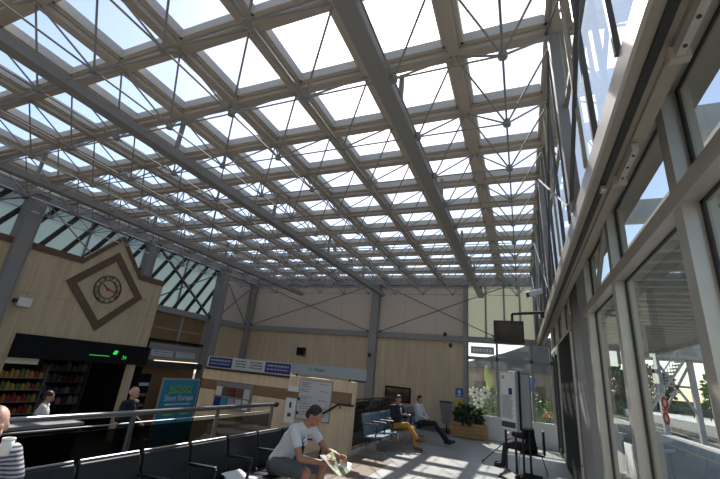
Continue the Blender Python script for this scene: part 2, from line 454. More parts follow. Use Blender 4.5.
def column(x, y, z0, z1, w, d, lb):
    c = thing('steel_column', lb, 'column', (x, y, z0))
    MB().box((x - w / 2, y - d / 2, z0), (x + w / 2, y - d / 2 + .03, z1)).box((x - w / 2, y + d / 2 - .03, z0), (x + w / 2, y + d / 2, z1)) \
        .box((x - w / 2 + .02, y - d / 2 + .03, z0), (x + w / 2 - .02, y + d / 2 - .03, z1)).build('shaft', 'steel', c)
    MB().box((x - w / 2 - .05, y - d / 2 - .05, z1), (x + w / 2 + .05, y + d / 2 + .05, z1 + .04)).build('cap_plate', 'steel', c)
    MB().box((x - w / 2 - .05, y - d / 2 - .05, z0), (x + w / 2 + .05, y + d / 2 + .05, z0 + .03)).build('base_plate', 'steel', c)
    return c
column(-5.8, YF - .12, LOW, 5.5, .34, .26, 'grey steel column in the middle of the far wall, left of the black notice board')
column(XL + .12, YF - .14, LOW, 5.5, .24, .24, 'grey steel column in the corner between clock wall and far wall')
column(XL + .2, 13.1, LOW, 5.62, .42, .38, 'grey steel column right of the blue LONDON poster')
column(XL + .2, 5.40, LOW, 5.62, .42, .38, 'broad grey steel column left of the diamond clock')
column(XL + .05, 9.35, 3.5, 5.62, .3, .34, 'grey steel column rising behind the right shoulder of the clock gable')
column(XL + .2, 1.5, LOW, 5.62, .42, .38, 'grey steel column left of the frame, beside the counter')
column(-1.99, YF - .06, 0, 5.5, .14, .14, 'slim grey post left of the garden window')

def brace(name, a, b, lb, r=.018, m='rod'):
    o = MB().tube(a, b, r, 6).tube(V(a), V(a) + (V(b) - V(a)).normalized() * .12, r * 2.2, 6).tube(V(b), V(b) + (V(a) - V(b)).normalized() * .12, r * 2.2, 6).build(name, m)
    return tag(o, lb, 'brace')
yb = YF - .16
brace('cross_brace', (XL + .3, yb, 5.6), (-6.0, yb - .0, 3.5), 'thin dark brace falling right across the cream panels, left bay of the far wall')
brace('cross_brace', (XL + .3, yb - .06, 3.5), (-6.0, yb - .06, 5.5), 'thin dark brace rising right across the cream panels, left bay of the far wall')
brace('cross_brace', (-5.55, yb, 5.55), (-.9, yb, 3.55), 'thin dark brace falling right across the far wall bay behind the hanging screen')
brace('cross_brace', (-5.55, yb - .06, 3.5), (-.25, yb - .06, 5.55), 'thin dark brace rising right across the far wall bay behind the hanging screen')
xb = XL + .05
brace('cross_brace', (xb, 9.6, 5.6), (xb, 12.9, 3.45), 'heavy dark brace falling right beside the clock gable', .05)
brace('cross_brace', (xb + .08, 9.6, 3.5), (xb + .08, 12.9, 5.4), 'dark brace rising right beside the clock gable', .025)
brace('cross_brace', (xb, 13.3, 5.5), (xb, 15.4, 3.5), 'thin dark brace falling right in the last narrow bay of the clock wall')
brace('cross_brace', (xb + .06, 13.3, 3.5), (xb + .06, 15.4, 5.4), 'thin dark brace rising right in the last narrow bay of the clock wall')
brace('cross_brace', (xb, 5.7, 5.6), (xb, 9.1, 3.45), 'thin brace behind the peak of the clock gable', .02, 'tube')
brace('cross_brace', (xb, 1.8, 5.6), (xb, 5.2, 3.45), 'brace falling right in the bay left of the broad column', .03)
brace('cross_brace', (xb + .08, 1.8, 3.5), (xb + .08, 5.2, 5.5), 'brace rising right in the bay left of the broad column', .02)

# far upper window (pale green panels) and lower garden window
w = struct(MB().box((-1.92, YF + .06, 3.5), (XR + .1, YF + .08, 5.6)), 'window_1', 'frostwarm')
for x in (-1.93, -1.23, -.55, .02, .52): MB().box((x - .03, YF, 3.5), (x + .03, YF + .09, 5.6)).build('mullion', 'steel', w)
w = struct(MB().box((-1.95, YF + .05, .75), (.95, YF + .06, 3.3)), 'window_2', 'glass')
MB().box((-1.95, YF - .02, 2.68), (1.0, YF + .1, 2.80)).build('transom', 'steel', w)
for x in (-1.93, -.85, .33, .97): MB().box((x - .04, YF - .02, .75), (x + .04, YF + .1, 3.3)).build('mullion', 'steel', w)
MB().box((-1.95, YF - .06, .70), (1.0, YF + .1, .77)).build('window_sill', 'white', w)
tl = thing('vinyl_strip', 'faded blue lettered strip stuck on the glass above the garden window', 'sign', (-1.4, YF + .03, 2.9))
MB().box((-1.80, YF + .035, 2.9), (-.95, YF + .043, 3.18)).build('strip', 'signband', tl)
b = MB()
for q in range(6): b.box((-1.72 + q * .12, YF + .03, 2.98), (-1.64 + q * .12, YF + .035, 3.10))
b.build('faded_lettering', 'inkwhite', tl)

# ------------------------------------------------------------------ left wall
XFAC = -12.3
lw = struct(MB().box((XL - .15, YN, LOW), (XL, 2.0, 3.3)).box((XL - .15, 13.1, LOW), (XL, YF, 3.3)), 'wall_left', 'stone', loc=(0, 0, 0))
struct(MB().box((XL - .1, YN, 3.28), (XL + .1, YF, 3.50)), 'trim_4', 'steel')
struct(MB().box((XL - .1, YN, 5.55), (XL + .12, YF, 5.78)), 'trim_5', 'girder')
struct(MB().box((XL - .12, 13.3, 3.5), (XL - .06, YF, 5.6)), 'wall_left.001', 'cream')
w3 = struct(MB().box((XL - .1, YN, 3.5), (XL - .08, 13.1, 5.6)), 'window_3', 'frost')
mu = []
y = -2.6
while y < 13.9:
    a = V((XL - .18, y, 3.5)); b = V((XL - .18, y + 1.25, 5.6))
    ya, za, ye, ze = a.y, 3.5, b.y, 5.6
    if ye > 13.0: ze = 3.5 + (13.0 - ya) / 1.25 * 2.1; ye = 13.0
    if ye - ya > .1: MB().bar((XL - .04, ya, za), (XL - .04, ye, ze), .05, .13, (1, 0, 0)).build('sloping_bar', 'alumdk', w3)
    y += .62
for y in (3.5, 7.2, 11.2): MB().box((XL - .12, y - .02, 3.5), (XL - .04, y + .02, 5.6)).build('mullion', 'steel', w3)
# facade with clock gable: polygon in (Y,Z)
top = [(1.7, 4.33), (7.08, 4.33), (8.08, 5.42), (9.05, 4.33), (10.08, 4.33)]
fac = thing('wall_left.002', None, None, (XFAC, 6, LOW), kind='structure')
# split in convex pieces: above header
P = [(1.7, 1.94), (10.08, 1.94)] + top[::-1]
fb = MB(); o_ = (XFAC - .16, 0, 0)
fb.prism([(1.7, 1.94), (10.08, 1.94), (10.08, 4.33), (1.7, 4.33)], o_, (0, 1, 0), (0, 0, 1), (1, 0, 0), .16)
fb.prism([(7.08, 4.33), (9.05, 4.33), (8.08, 5.42)], o_, (0, 1, 0), (0, 0, 1), (1, 0, 0), .16)
fb.prism([(1.7, LOW), (6.02, LOW), (6.10, 1.94), (1.7, 1.94)], o_, (0, 1, 0), (0, 0, 1), (1, 0, 0), .16)
fb.prism([(9.62, LOW), (9.85, LOW), (9.85, 1.34), (9.62, 1.34)], o_, (0, 1, 0), (0, 0, 1), (1, 0, 0), .16)
fb.build('facade_panel', 'stone', fac)
cp = MB()
for (a, b) in zip(top[:-1], top[1:]):
    dy, dz = b[0] - a[0], b[1] - a[1]; L = math.hypot(dy, dz); n = (-dz / L, dy / L)
    if n[1] < 0: n = (-n[0], -n[1])
    cp.prism([(a[0] , a[1] - .17), (b[0], b[1] - .17), (b[0], b[1] + .01), (a[0], a[1] + .01)], (XFAC + .005, 0, 0), (0, 1, 0), (0, 0, 1), (1, 0, 0), .035)
cp.build('brown_coping', 'brown', fac)
# diamond clock
ck = thing('wall_clock', 'round clock with black numerals and red hands inside a brown diamond on the stone gable', 'clock', (XFAC, 8.08, 3.55))
def dia(h, x0, th):
    return [(-h, 0), (0, -h), (h, 0), (0, h)]
fr = MB(); h1, h0 = 1.29, .98
for k in range(4):
    d1 = [(-h1, 0), (0, -h1), (h1, 0), (0, h1)]; d0 = [(-h0, 0), (0, -h0), (h0, 0), (0, h0)]
    k2 = (k + 1) % 4
    fr.prism([d1[k], d1[k2], d0[k2], d0[k]], (XFAC + .005, 8.08, 3.55), (0, 1, 0), (0, 0, 1), (1, 0, 0), .03)
fr.build('diamond_border', 'brown', ck)
rg = MB()
def ring(mb, ro, ri, x, th, n=40, c=(8.08, 3.58)):
    for k in range(n):
        t0, t1 = 2 * PI * k / n, 2 * PI * (k + 1) / n
        mb.prism([(ri * math.cos(t0), ri * math.sin(t0)), (ro * math.cos(t0), ro * math.sin(t0)), (ro * math.cos(t1), ro * math.sin(t1)), (ri * math.cos(t1), ri * math.sin(t1))],
                 (x, c[0], c[1]), (0, 1, 0), (0, 0, 1), (1, 0, 0), th)
ring(rg, .45, .42, XFAC + .01, .02); rg.build('outer_ring', 'black', ck); rg = MB(); ring(rg, .30, .28, XFAC + .01, .02); rg.build('inner_ring', 'black', ck)
for k, nm in enumerate(['XII', 'I', 'II', 'III', 'IIII', 'V', 'VI', 'VII', 'VIII', 'IX', 'X', 'XI']):
    t = PI / 2 - k * PI / 6
    c, s = math.cos(t), math.sin(t)
    text(nm, .13, (XFAC + .012, 8.08 + .36 * c, 3.58 + .36 * s), (0, s, -c), (0, c, s), 'black', ck, 'numeral', .004)
for ang, L, wd in ((PI / 2 + 1.02, .24, .04), (PI / 2 - 1.78, .36, .028)):
    c, s = math.cos(ang), math.sin(ang)
    MB().bar((XFAC + .045, 8.08 - .06 * c, 3.58 - .06 * s), (XFAC + .045, 8.08 + L * c, 3.58 + L * s), .012, wd, (1, 0, 0)).build('clock_hand', 'red', ck)
MB().tube((XFAC, 8.08, 3.58), (XFAC + .06, 8.08, 3.58), .035, 12).build('hub', 'red', ck)

# white detector box left of the clock
bx = thing('alarm_box', 'small white alarm box fixed on the stone beside the broad grey column', 'alarm', (XFAC, 5.95, 2.68))
MB().box((XFAC, 5.80, 2.62), (XFAC + .12, 6.12, 2.86)).build('housing', 'white', bx, bevel=.015)
MB().box((XFAC, 5.72, 2.70), (XFAC + .08, 5.80, 2.80)).build('lens', 'black', bx)

# shop header
hd = thing('shop_sign', 'black fascia sign with green leaf emblem over the shop opening', 'sign', (XFAC, 8.1, 1.34))
MB().box((XFAC - .1, 6.08, 1.34), (XFAC + .08, 10.2, 1.95)).build('fascia', 'blackm', hd)
lf = MB(); pts = []
for k in range(14):
    t = k / 13; pts.append((.20 * t, .07 * math.sin(PI * t)))
for k in range(12, 0, -1):
    t = k / 13; pts.append((.20 * t, -.06 * math.sin(PI * t)))
a = .6
pts = [(p[0] * math.cos(a) - p[1] * math.sin(a), p[0] * math.sin(a) + p[1] * math.cos(a)) for p in pts][::-1]
lf.prism(pts, (XFAC + .083, 8.85, 1.62), (0, 1, 0), (0, 0, 1), (1, 0, 0), .006)
lf.build('leaf_emblem', 'green', hd)
text('34', .16, (XFAC + .083, 9.28, 1.54), (0, 1, 0), (0, 0, 1), 'green', hd)
MB().box((XFAC + .083, 8.1, 1.545), (XFAC + .087, 8.75, 1.56)).build('green_line', 'green', hd)
# shop interior
si = struct(MB().box((-15.4, 5.3, LOW), (-15.3, 13.1, 2.2)).box((-15.3, 5.2, LOW), (XFAC - .16, 5.3, 2.2)).box((-15.4, 5.2, 2.2), (XFAC - .16, 13.1, 2.3))
            .box((-15.3, 10.2, LOW), (XFAC - .16, 10.3, 2.2)), 'wall_left.003', 'blackm')
prod = [M['postergreen'], M['red'], M['yellowpaint'], M['orange'], M['white'], M['brown'], M['leaf']]
def shelf_unit(x, y0, y1, z0, z1, rows, lb, n, grp, sizes=(.07, .2), face=1, cols=None):
    s = thing('shelf_unit', lb, 'shelf', (x, (y0 + y1) / 2, z0))
    MB().box((x - .4, y0, z0), (x - .37, y1, z1)).build('back_panel', 'blackm', s)
    MB().box((x - .4, y0, z0), (x, y0 + .03, z1)).build('side_panel', 'shelf', s)
    MB().box((x - .4, y1 - .03, z0), (x, y1, z1)).build('side_panel', 'shelf', s)
    dz = (z1 - z0 - .1) / rows
    for r_ in range(rows):
        z = z0 + .05 + r_ * dz
        MB().box((x - .38, y0, z), (x, y1, z + .025)).build('shelf_board', 'shelf', s)
    for r_ in range(rows):
        z = z0 + .075 + r_ * dz
        if z < -.4: continue
        for k in range(n):
            yc = y0 + .08 + (y1 - y0 - .16) * (k + .5) / n
            wd = (y1 - y0 - .16) / n * .8; ht = dz * random.uniform(.45, .8)
            b = MB().box((x - .16, yc - wd / 2, z), (x - .04, yc + wd / 2, z + ht * .8)).box((x - .13, yc - wd / 4, z + ht * .8), (x - .07, yc + wd / 4, z + ht))
            tag(b.build('packet' if wd > .1 else 'bottle', random.choice(cols or prod)), grp[0], grp[1], grp[2])
    return s
shelf_unit(-13.7, 6.15, 8.0, LOW, 1.1, 6, 'lit shelf unit of drinks bottles at the left side of the shop', 13,
           ('small bright bottle or packet on the lit shop shelves at the left', 'bottle', 'drinks on the lit shop shelves'), cols=[M['p_yel'], M['p_org'], M['p_grn'], M['p_yel'], M['p_red'], M['boardbr']])
shelf_unit(-14.9, 8.4, 10.1, LOW, 1.3, 6, 'dark shelf unit of packets at the back of the shop', 8,
           ('dim packet on the dark shelves at the back of the shop', 'packet', 'packets on the dark back shelves'), cols=[M['brown'], M['shelf'], M['girder'], M['p_red'], M['shelf']])
pl = tag(MB().box((-13.72, 6.2, 1.12), (-13.66, 7.6, 1.30)).build('shelf_header', 'signwhite'), 'pale illuminated header strip above the shop drinks shelves', 'sign')
# light fittings of the shop
tag(MB().tube((-13.3, 6.3, 1.75), (-13.3, 7.9, 1.75), .03, 8).build('strip_light', 'lightp'), 'glowing strip light inside the shop above the drinks', 'light')
def area(loc, rot, sx, sy, e, col=(1, 1, 1)):
    l = bpy.data.lights.new('lamp', 'AREA'); l.shape = 'RECTANGLE'; l.size = sx; l.size_y = sy; l.energy = e; l.color = col
    o = bpy.data.objects.new('shop_lamp', l); C.objects.link(o); o.location = loc; o.rotation_euler = rot; return o
area((-13.1, 7.0, 1.68), (0, math.radians(-35), 0), .2, 1.6, 9, (1, .85, .6))
# counter
ct = thing('service_counter', 'dark shop counter with a grey top in front of the lit shelves', 'counter', (-9.3, 5.3, LOW))
MB().box((-9.6, 4.3, LOW), (-9.0, 6.25, .16)).build('body', 'blackm', ct)
MB().box((-9.65, 4.25, .16), (-8.95, 6.3, .22)).build('worktop', 'steel', ct)

# bay right of the facade: brown blinds window, white notices, dark beam, glazed doors
w4 = struct(MB().box((XL - .02, 9.9, 2.15), (XL, 12.9, 3.28)), 'window_4', 'boardbr')
MB().box((XL - .02, 9.9, 2.0), (XL + .06, 12.95, 2.15)).build('window_frame', 'steel', w4)
for y in (10.0, 11.55, 12.85): MB().box((XL - .02, y - .06, 2.1), (XL + .05, y + .06, 3.3)).build('mullion', 'steel', w4)
MB().box((XL - .01, 9.9, 2.68), (XL + .02, 12.9, 2.72)).build('glazing_bar', 'steel', w4)
struct(MB().box((XL - .05, 10.15, 1.55), (XL + .04, 12.95, 2.02)), 'trim_6', 'steel')
for y0_, y1_, tx, lb in ((10.5, 11.45, 'TICKETS', 'white notice strip left of its twin under the brown-blind window'), (11.65, 12.6, 'TRAINS', 'white notice strip right of its twin under the brown-blind window')):
    s = thing('notice_strip', lb, 'sign', (XL + .05, (y0_ + y1_) / 2, 1.7))
    MB().box((XL + .04, y0_, 1.70), (XL + .06, y1_, 1.90)).build('board', 'signwhite', s)
    b = MB(); yq = y0_ + .08
    while yq < y1_ - .1:
        L = random.uniform(.04, .12); b.box((XL + .06, yq, 1.83), (XL + .064, yq + L, 1.86)); b.box((XL + .06, yq, 1.75), (XL + .064, yq + L * .8, 1.775)); yq += L + .03
    b.build('small_print', 'ink', s)
struct(MB().box((XL - .1, 9.85, 1.30), (XL + .25, 13.0, 1.52)), 'trim_7', 'alumdk')
struct(MB().box((XL - .3, 10.3, LOW), (XL - .2, 13.0, 1.3)), 'wall_left.004', 'browntile')
wn = thing('vending_display', 'dark glazed display case with pale items beside the shop opening', 'display case', (XL - .1, 10.5, LOW))
MB().box((XL - .18, 10.34, LOW), (XL, 10.80, 1.05)).build('cabinet', 'blackm', wn)
for k in range(4): MB().box((XL, 10.37, -.4 + k * .35), (XL + .03, 10.76, -.3 + k * .35)).build('pale_row', 'signwhite' if k == 3 else 'browntile', wn)

# blue poster on a black framed stand
ps = thing('poster_stand', 'big blue LONDON poster in a thin frame on the lower concourse', 'poster', (-11.75, 11.5, LOW))
px = -11.8; pY0, pY1, pZ0, pZ1 = 10.75, 12.45, -1.15, .93
MB().box((px - .05, pY0 - .05, pZ0 - .05), (px, pY1 + .05, pZ1 + .05)).build('frame', 'alumlt', ps)
MB().box((px, pY0, pZ0), (px + .01, pY1, pZ1)).build('poster_sheet', 'posterblue', ps)
MB().box((px - .06, pY1 + .05, LOW), (px, pY1 + .22, pZ1 + .1)).build('side_post', 'blackm', ps)
MB().box((px + .01, pY0 + .3, .48), (px + .014, pY1 - .3, .72)).build('green_bar', 'postergreen', ps)
text('LONDON', .24, (px + .016, (pY0 + pY1) / 2, .6), (0, 1, 0), (0, 0, 1), 'ink', ps, xs=1.1)
text('Short Europe', .26, (px + .016, (pY0 + pY1) / 2, .30), (0, 1, 0), (0, 0, 1), 'inkwhite', ps, xs=.95)
MB().box((px + .01, pY0 + .25, .07), (px + .014, pY1 - .25, .11)).build('white_line', 'inkwhite', ps)
for yy in (pY0 + .25, pY0 + 1.0):
    for zz in (-.1, -.28, -.46, -.64): MB().box((px + .01, yy, zz), (px + .014, yy + .45, zz + .07)).build('green_text_line', 'postergreen', ps)

# ------------------------------------------------------------------ low wall beside the stairs
YW = 8.95
struct(MB().box((-8.45, YW + .04, LOW), (-5.55, YW + .28, 1.50)), 'wall_low', 'stonelow', loc=(0, 0, 0))
struct(MB().box((-5.55, YW, LOW), (-3.76, YW + .26, 1.57)), 'wall_low.001', 'stonelow', loc=(0, 0, 0))
struct(MB().box((-8.45, YW + .03, .98), (-5.55, YW + .04, 1.24)), 'trim_8', 'browntile')
struct(MB().box((-5.55, YW - .01, 1.05), (-3.76, YW, 1.32)), 'trim_9', 'browntile')
# sign boards over it
tb = thing('timetable_sign', 'long white sign with a dark blue panel at each end above the low stone wall', 'sign', (-6.9, YW, 1.55))
MB().box((-8.36, YW + .02, 1.56), (-5.54, YW + .07, 1.86)).build('backing', 'signwhite', tb)
for x0, x1 in ((-8.30, -7.48), (-6.36, -5.56)):
    MB().box((x0, YW + .012, 1.58), (x1, YW + .02, 1.84)).build('blue_panel', 'signblue', tb)
for x, tx, mm, sz in ((-7.89, 'Departures', 'inkwhite', .11), (-7.89, 'Platforms 1 2 3', 'inkwhite', .08), (-7.10, 'Train times', 'ink', .10), (-7.10, 'and tickets', 'ink', .08), (-6.62, 'This way', 'ink', .10), (-6.65, 'to trains', 'ink', .08), (-5.96, 'Departures', 'inkwhite', .11), (-5.96, 'Platforms', 'inkwhite', .08)):
    pass
def scrib(parent, x0, x1, zc, m, h=.035, y=YW + .008):
    """unreadable small print: a broken row of short strokes"""
    b = MB(); x = x0
    while x < x1:
        L = random.uniform(.03, .10)
        b.box((x, y, zc - h / 2), (min(x + L, x1), y + .004, zc + h / 2)); x += L + .025
    return b.build('small_print', m, parent)
for z, hh in ((1.76, .05), (1.67, .035)):
    scrib(tb, -8.24, -7.54, z, 'signband', hh); scrib(tb, -6.30, -5.62, z, 'signband', hh)
for z in (1.79, 1.72, 1.65):
    scrib(tb, -7.36, -6.98, z, 'ink', .03); scrib(tb, -6.86, -6.46, z, 'ink', .03)
MB().box((-8.36, YW + .0, 1.50), (-5.54, YW + .1, 1.555)).build('lower_rail', 'alumdk', tb)
bd = thing('ticket_sign', 'pale blue fascia with a small green emblem above the right low wall', 'sign', (-4.5, YW, 1.62))
MB().box((-5.54, YW + .02, 1.63), (-3.46, YW + .07, 1.88)).build('backing', 'signband', bd)
MB().box((-5.02, YW + .012, 1.73), (-4.92, YW + .02, 1.81)).build('green_emblem', 'postergreen', bd)
text('Tickets', .10, (-4.72, YW + .015, 1.77), (1, 0, 0), (0, 0, 1), 'ink', bd)
for x in (-5.4, -3.9): MB().box((x - .02, YW + .08, 1.5), (x + .02, YW + .12, 1.86)).build('bracket', 'alumdk', bd)
MB().box((-3.78, YW + .02, 1.58), (-3.46, YW + .07, 1.62)).build('bracket', 'alumdk', bd)
# leaflet rack, timetable poster, notices
lr = thing('leaflet_rack', 'grey wall rack of coloured leaflets on the left low stone wall', 'leaflet rack', (-7.25, YW, .5))
MB().box((-7.85, YW + .0, .55), (-6.62, YW + .03, 1.22)).build('back_panel', 'steel', lr)
cols = ['signblue', 'brown', 'white', 'posterblue', 'signwhite', 'brown', 'signband', 'white', 'p_red', 'signwhite']
LG = 'leaflets in the wall rack'
for r_ in range(2):
    for k in range(5):
        x = -7.80 + k * .235; z = .60 + r_ * .27
        b = MB().box((x, YW - .035, z), (x + .19, YW - .015, z + .23)); b.box((x + .04, YW - .038, z + .05), (x + .15, YW - .035, z + .09))
        tag(b.build('leaflet', cols[(k * 3 + r_ * 2) % 10]), 'small coloured leaflet standing in the grey wall rack', 'leaflet', LG)
for r_ in range(2): MB().box((-7.85, YW - .05, .57 + r_ * .27), (-6.62, YW + .0, .60 + r_ * .27)).build('ledge', 'steel', lr)
tp = thing('timetable_poster', 'pale printed timetable sheet on the right low stone wall behind the reader', 'poster', (-4.78, YW, .6))
MB().box((-5.19, YW - .03, .62), (-4.30, YW - .01, 1.50)).build('sheet', 'signwhite', tp)
MB().box((-5.21, YW - .025, .60), (-4.28, YW - .005, 1.52)).build('frame', 'steel', tp)
for k, z in enumerate((1.44, 1.40, 1.35, 1.28, 1.24, 1.12, 1.07, 1.01, .96, .9, .85, .78, .72)):
    scrib(tp, -5.13, -5.13 + random.choice([.25, .32, .2]), z, 'ink', .014, YW - .036)
    if k % 3 == 0: scrib(tp, -4.62, -4.40, z, 'ink', .012, YW - .036)
nt_ = thing('paper_notice', 'narrow white notice sheet on the low wall left of the timetable', 'notice', (-5.35, YW, .6))
MB().box((-5.53, YW - .03, .48), (-5.24, YW - .01, 1.04)).build('sheet', 'paper', nt_)
MB().box((-5.42, YW - .035, .82), (-5.36, YW - .03, .95)).build('dark_mark', 'ink', nt_)
MB().box((-5.44, YW - .035, .62), (-5.34, YW - .03, .70)).build('dark_mark', 'ink', nt_)
tag(MB().box((-5.53, YW - .03, 1.20), (-5.22, YW - .01, 1.33)).build('paper_slip', 'paper'), 'short white slip on the brown band just left of the timetable', 'notice')
for z in (1.02, .70): tag(MB().box((-5.20, YW - .05, z), (-5.14, YW, z + .07)).build('socket_plate', 'black', bevel=.01), 'small black fitting on the low wall beside the narrow notice, %s one' % ('upper' if z > .8 else 'lower'), 'fitting')
# handrail on low wall going down the stairs
hr = thing('wall_handrail', 'black handrail on the low wall, level then sloping down the stairs', 'handrail', (-4.2, YW, .8))
pts = [(-3.66, YW - .09, 1.06), (-4.05, YW - .09, 1.05), (-4.5, YW - .09, .76), (-4.75, YW - .09, .62), (-5.6, YW - .09, .1), (-6.0, YW - .09, -.15)]
MB().path(pts, .025, 8).build('rail', 'black', hr)
for x, z in ((-4.02, 1.05), (-4.6, .70), (-5.6, .1)):
    MB().tube((x, YW - .09, z), (x, YW - .05, z - .08), .015, 6).tube((x, YW - .05, z - .08), (x, YW, z - .08), .015, 6).build('bracket', 'black', hr)

# ------------------------------------------------------------------ balustrade
XB = -4.54
bl = thing('glass_balustrade', 'smoked glass balustrade with round metal handrail behind the near benches', 'balustrade', (XB, 3, 0))
MB().tube((XB, -2.5, 1.06), (XB, 6.95, 1.06), .032, 12).build('handrail', 'handrail', bl, smooth=True)
MB().ell((XB, 6.98, 1.06), (.055, .055, .055)).build('end_knob', 'black', bl, smooth=True)
MB().tube((XB - .03, -2.5, .94), (XB - .03, 6.8, .94), .008, 8).build('lower_rail', 'handrail', bl)
k = 0; y = -2.3
while y < 7:
    MB().box((XB - .035, y - .02, 0), (XB + .005, y + .02, 1.04)).build('post', 'handrail', bl)
    if y + 1.5 < 7: MB().box((XB - .02, y + .05, .08), (XB - .01, y + 1.47, .90)).build('glass_panel', 'darkglass', bl)
    y += 1.53

# ------------------------------------------------------------------ benches
def bench(name, lb, cat, n, pitch, vinyl, x0, y0, arms, group=None):
    """beam seating facing +X, row along +Y. x0 back of backrest top"""
    b = thing(name, lb, cat, (x0, y0, 0), group=group, local=True)
    L = n * pitch
    MB().box((.22, .05, .28), (.30, L - .05, .36)).build('beam', 'black', b, 'local')
    for k in range(n):
        ya, yb_ = k * pitch + .02, (k + 1) * pitch - .02
        s = MB(); pr = [(.10, .43), (.16, .405), (.40, .42), (.58, .45), (.605, .435), (.58, .41), (.40, .375), (.14, .36)]
        s.prism([(p[0], p[1]) for p in pr][::-1], (0, ya, 0), (1, 0, 0), (0, 0, 1), (0, 1, 0), yb_ - ya)
        s.build('seat', vinyl, b, 'local', bevel=.012)
        r_ = MB(); pr = [(.0, .85), (.02, .86), (.05, .845), (.135, .47), (.13, .43), (.085, .42)]
        r_.prism([(p[0], p[1]) for p in pr][::-1], (0, ya, 0), (1, 0, 0), (0, 0, 1), (0, 1, 0), yb_ - ya)
        bk = r_.build('backrest', vinyl, b, 'local', bevel=.014)
        MB().tube((.022, ya + .01, .862), (.022, yb_ - .01, .862), .014, 8).build('edge_trim', 'handrail', bk, 'local')
    for k in arms:
        y = k * pitch
        a = MB().bar((.10, y, .46), (.07, y, .66), .035, .04, (0, 1, 0)).bar((.05, y, .665), (.46, y, .68), .045, .03, (0, 1, 0)).bar((.46, y, .675), (.42, y, .42), .03, .035, (0, 1, 0))
        a.build('armrest', 'black', b, 'local', bevel=.008)
    for y in (pitch * .8, L / 2, L - pitch * .8):
        f = MB().bar((.26, y, .30), (.26, y, .05), .05, .05, (0, 1, 0)).bar((.0, y, .03), (.56, y, .03), .06, .04, (0, 1, 0)).bar((.26, y, .36), (.1, y, .44), .04, .04, (0, 1, 0))
        f.build('leg', 'chrome', b, 'local')
    return b
bench('waiting_bench', 'long row of black vinyl waiting seats in the foreground before the glass balustrade', 'bench', 10, .635, 'leather', -3.57, -.01, range(0, 11))
bench('waiting_bench', 'row of blue-grey waiting seats where the man in mustard trousers sits', 'bench', 8, .62, 'bluevinyl', -3.66, 9.35, range(0, 9))
# dark back-to-back bench row behind far bench
pt = thing('screen_partition', 'low black framed glass screen behind the far blue-grey seats', 'partition', (-3.84, 11, 0))
MB().box((-3.87, 9.3, .12), (-3.85, 12.7, 1.12)).build('glass_panel', 'darkglass', pt)
MB().tube((-3.86, 9.25, 1.16), (-3.86, 12.75, 1.16), .025, 8).build('top_rail', 'black', pt)
MB().box((-3.875, 9.3, .95), (-3.855, 12.7, 1.0)).build('mid_rail', 'black', pt)
for y in (9.3, 10.45, 11.6, 12.7): MB().box((-3.885, y - .02, 0), (-3.845, y + .02, 1.16)).build('post', 'black', pt)
# newspaper on seat
nw = MB(); n = 6
for i in range(n):
    for q in range(n):
        def hgt(a, b): return .458 + .004 * math.sin(a * 1.7 + b) + (.05 * max(0, (1 - a / 3)) if a < 3 else 0)
        pts = []
        for (a, b) in ((i, q), (i + 1, q), (i + 1, q + 1), (i, q + 1)):
            pts.append((-3.36 + .05 * a, 4.22 + .055 * b, hgt(a, b) + .012))
        nw.quad(*pts)
o = nw.build('newspaper', 'paper'); tag(o, 'folded white newspaper left on a black seat beside the reader', 'newspaper')
o.modifiers.new('s', 'SOLIDIFY').thickness = .006

# ------------------------------------------------------------------ far wall fittings
nb = thing('notice_board', 'black framed dark notice board low on the far stone wall', 'notice board', (-4.6, YF, 1.1))
MB().box((-5.14, YF - .05, .85), (-4.08, YF - .01, 1.42)).build('frame', 'blackm', nb, bevel=.01)
MB().box((-5.08, YF - .055, .92), (-4.14, YF - .05, 1.36)).build('board', 'screen', nb)
sp = thing('wall_speaker', 'small black loudspeaker high on the far stone wall', 'speaker', (-9.2, YF, 2.3))
MB().box((-9.43, YF - .2, 2.30), (-9.02, YF - .04, 2.64)).build('cabinet', 'black', sp, bevel=.02)
MB().box((-9.40, YF - .21, 2.34), (-9.05, YF - .2, 2.60)).build('grille', 'blackm', sp)
MB().box((-9.26, YF - .05, 2.4), (-9.18, YF, 2.5)).build('bracket', 'steel', sp)
bs = thing('blue_notice', 'small blue square notice beside the garden window', 'sign', (-2.2, YF, 1.3))
MB().box((-2.36, YF - .03, 1.30), (-2.08, YF - .01, 1.60)).build('plate', 'bluepaint', bs)
MB().cbox((-2.22, YF - .033, 1.47), (.1, .006, .1)).cbox((-2.22, YF - .033, 1.36), (.16, .006, .03)).build('white_symbol', 'inkwhite', bs)
ys_ = thing('yellow_notice', 'small yellow notice just below the blue square one', 'sign', (-2.1, YF, .8))
MB().box((-2.36, YF - .03, .86), (-2.05, YF - .01, 1.22)).build('plate', 'yellowpaint', ys_)
MB().prism([(-.09, 0), (.09, 0), (0, .15)], (-2.2, YF - .035, 1.0), (1, 0, 0), (0, 0, 1), (0, 1, 0), .005).build('black_triangle', 'ink', ys_)
def wall_cam(x, y, z, lb):
    c = thing('wall_fitting', lb, 'fitting', (x, y, z))
    MB().tube((x, y, z + .1), (x, y - .1, z + .08), .02, 6).build('arm', 'black', c)
    MB().ell((x, y - .14, z + .02), (.07, .07, .09)).build('body', 'black', c, smooth=True)
wall_cam(-2.75, YF - .12, 3.52, 'small black fitting on the grey beam right of the middle column')
wall_cam(-2.55, YF, 3.12, 'small dark camera dome under the grey beam left of the garden window')
wall_cam(-5.8, YF - .27, 2.5, 'small black fitting halfway up the middle column')
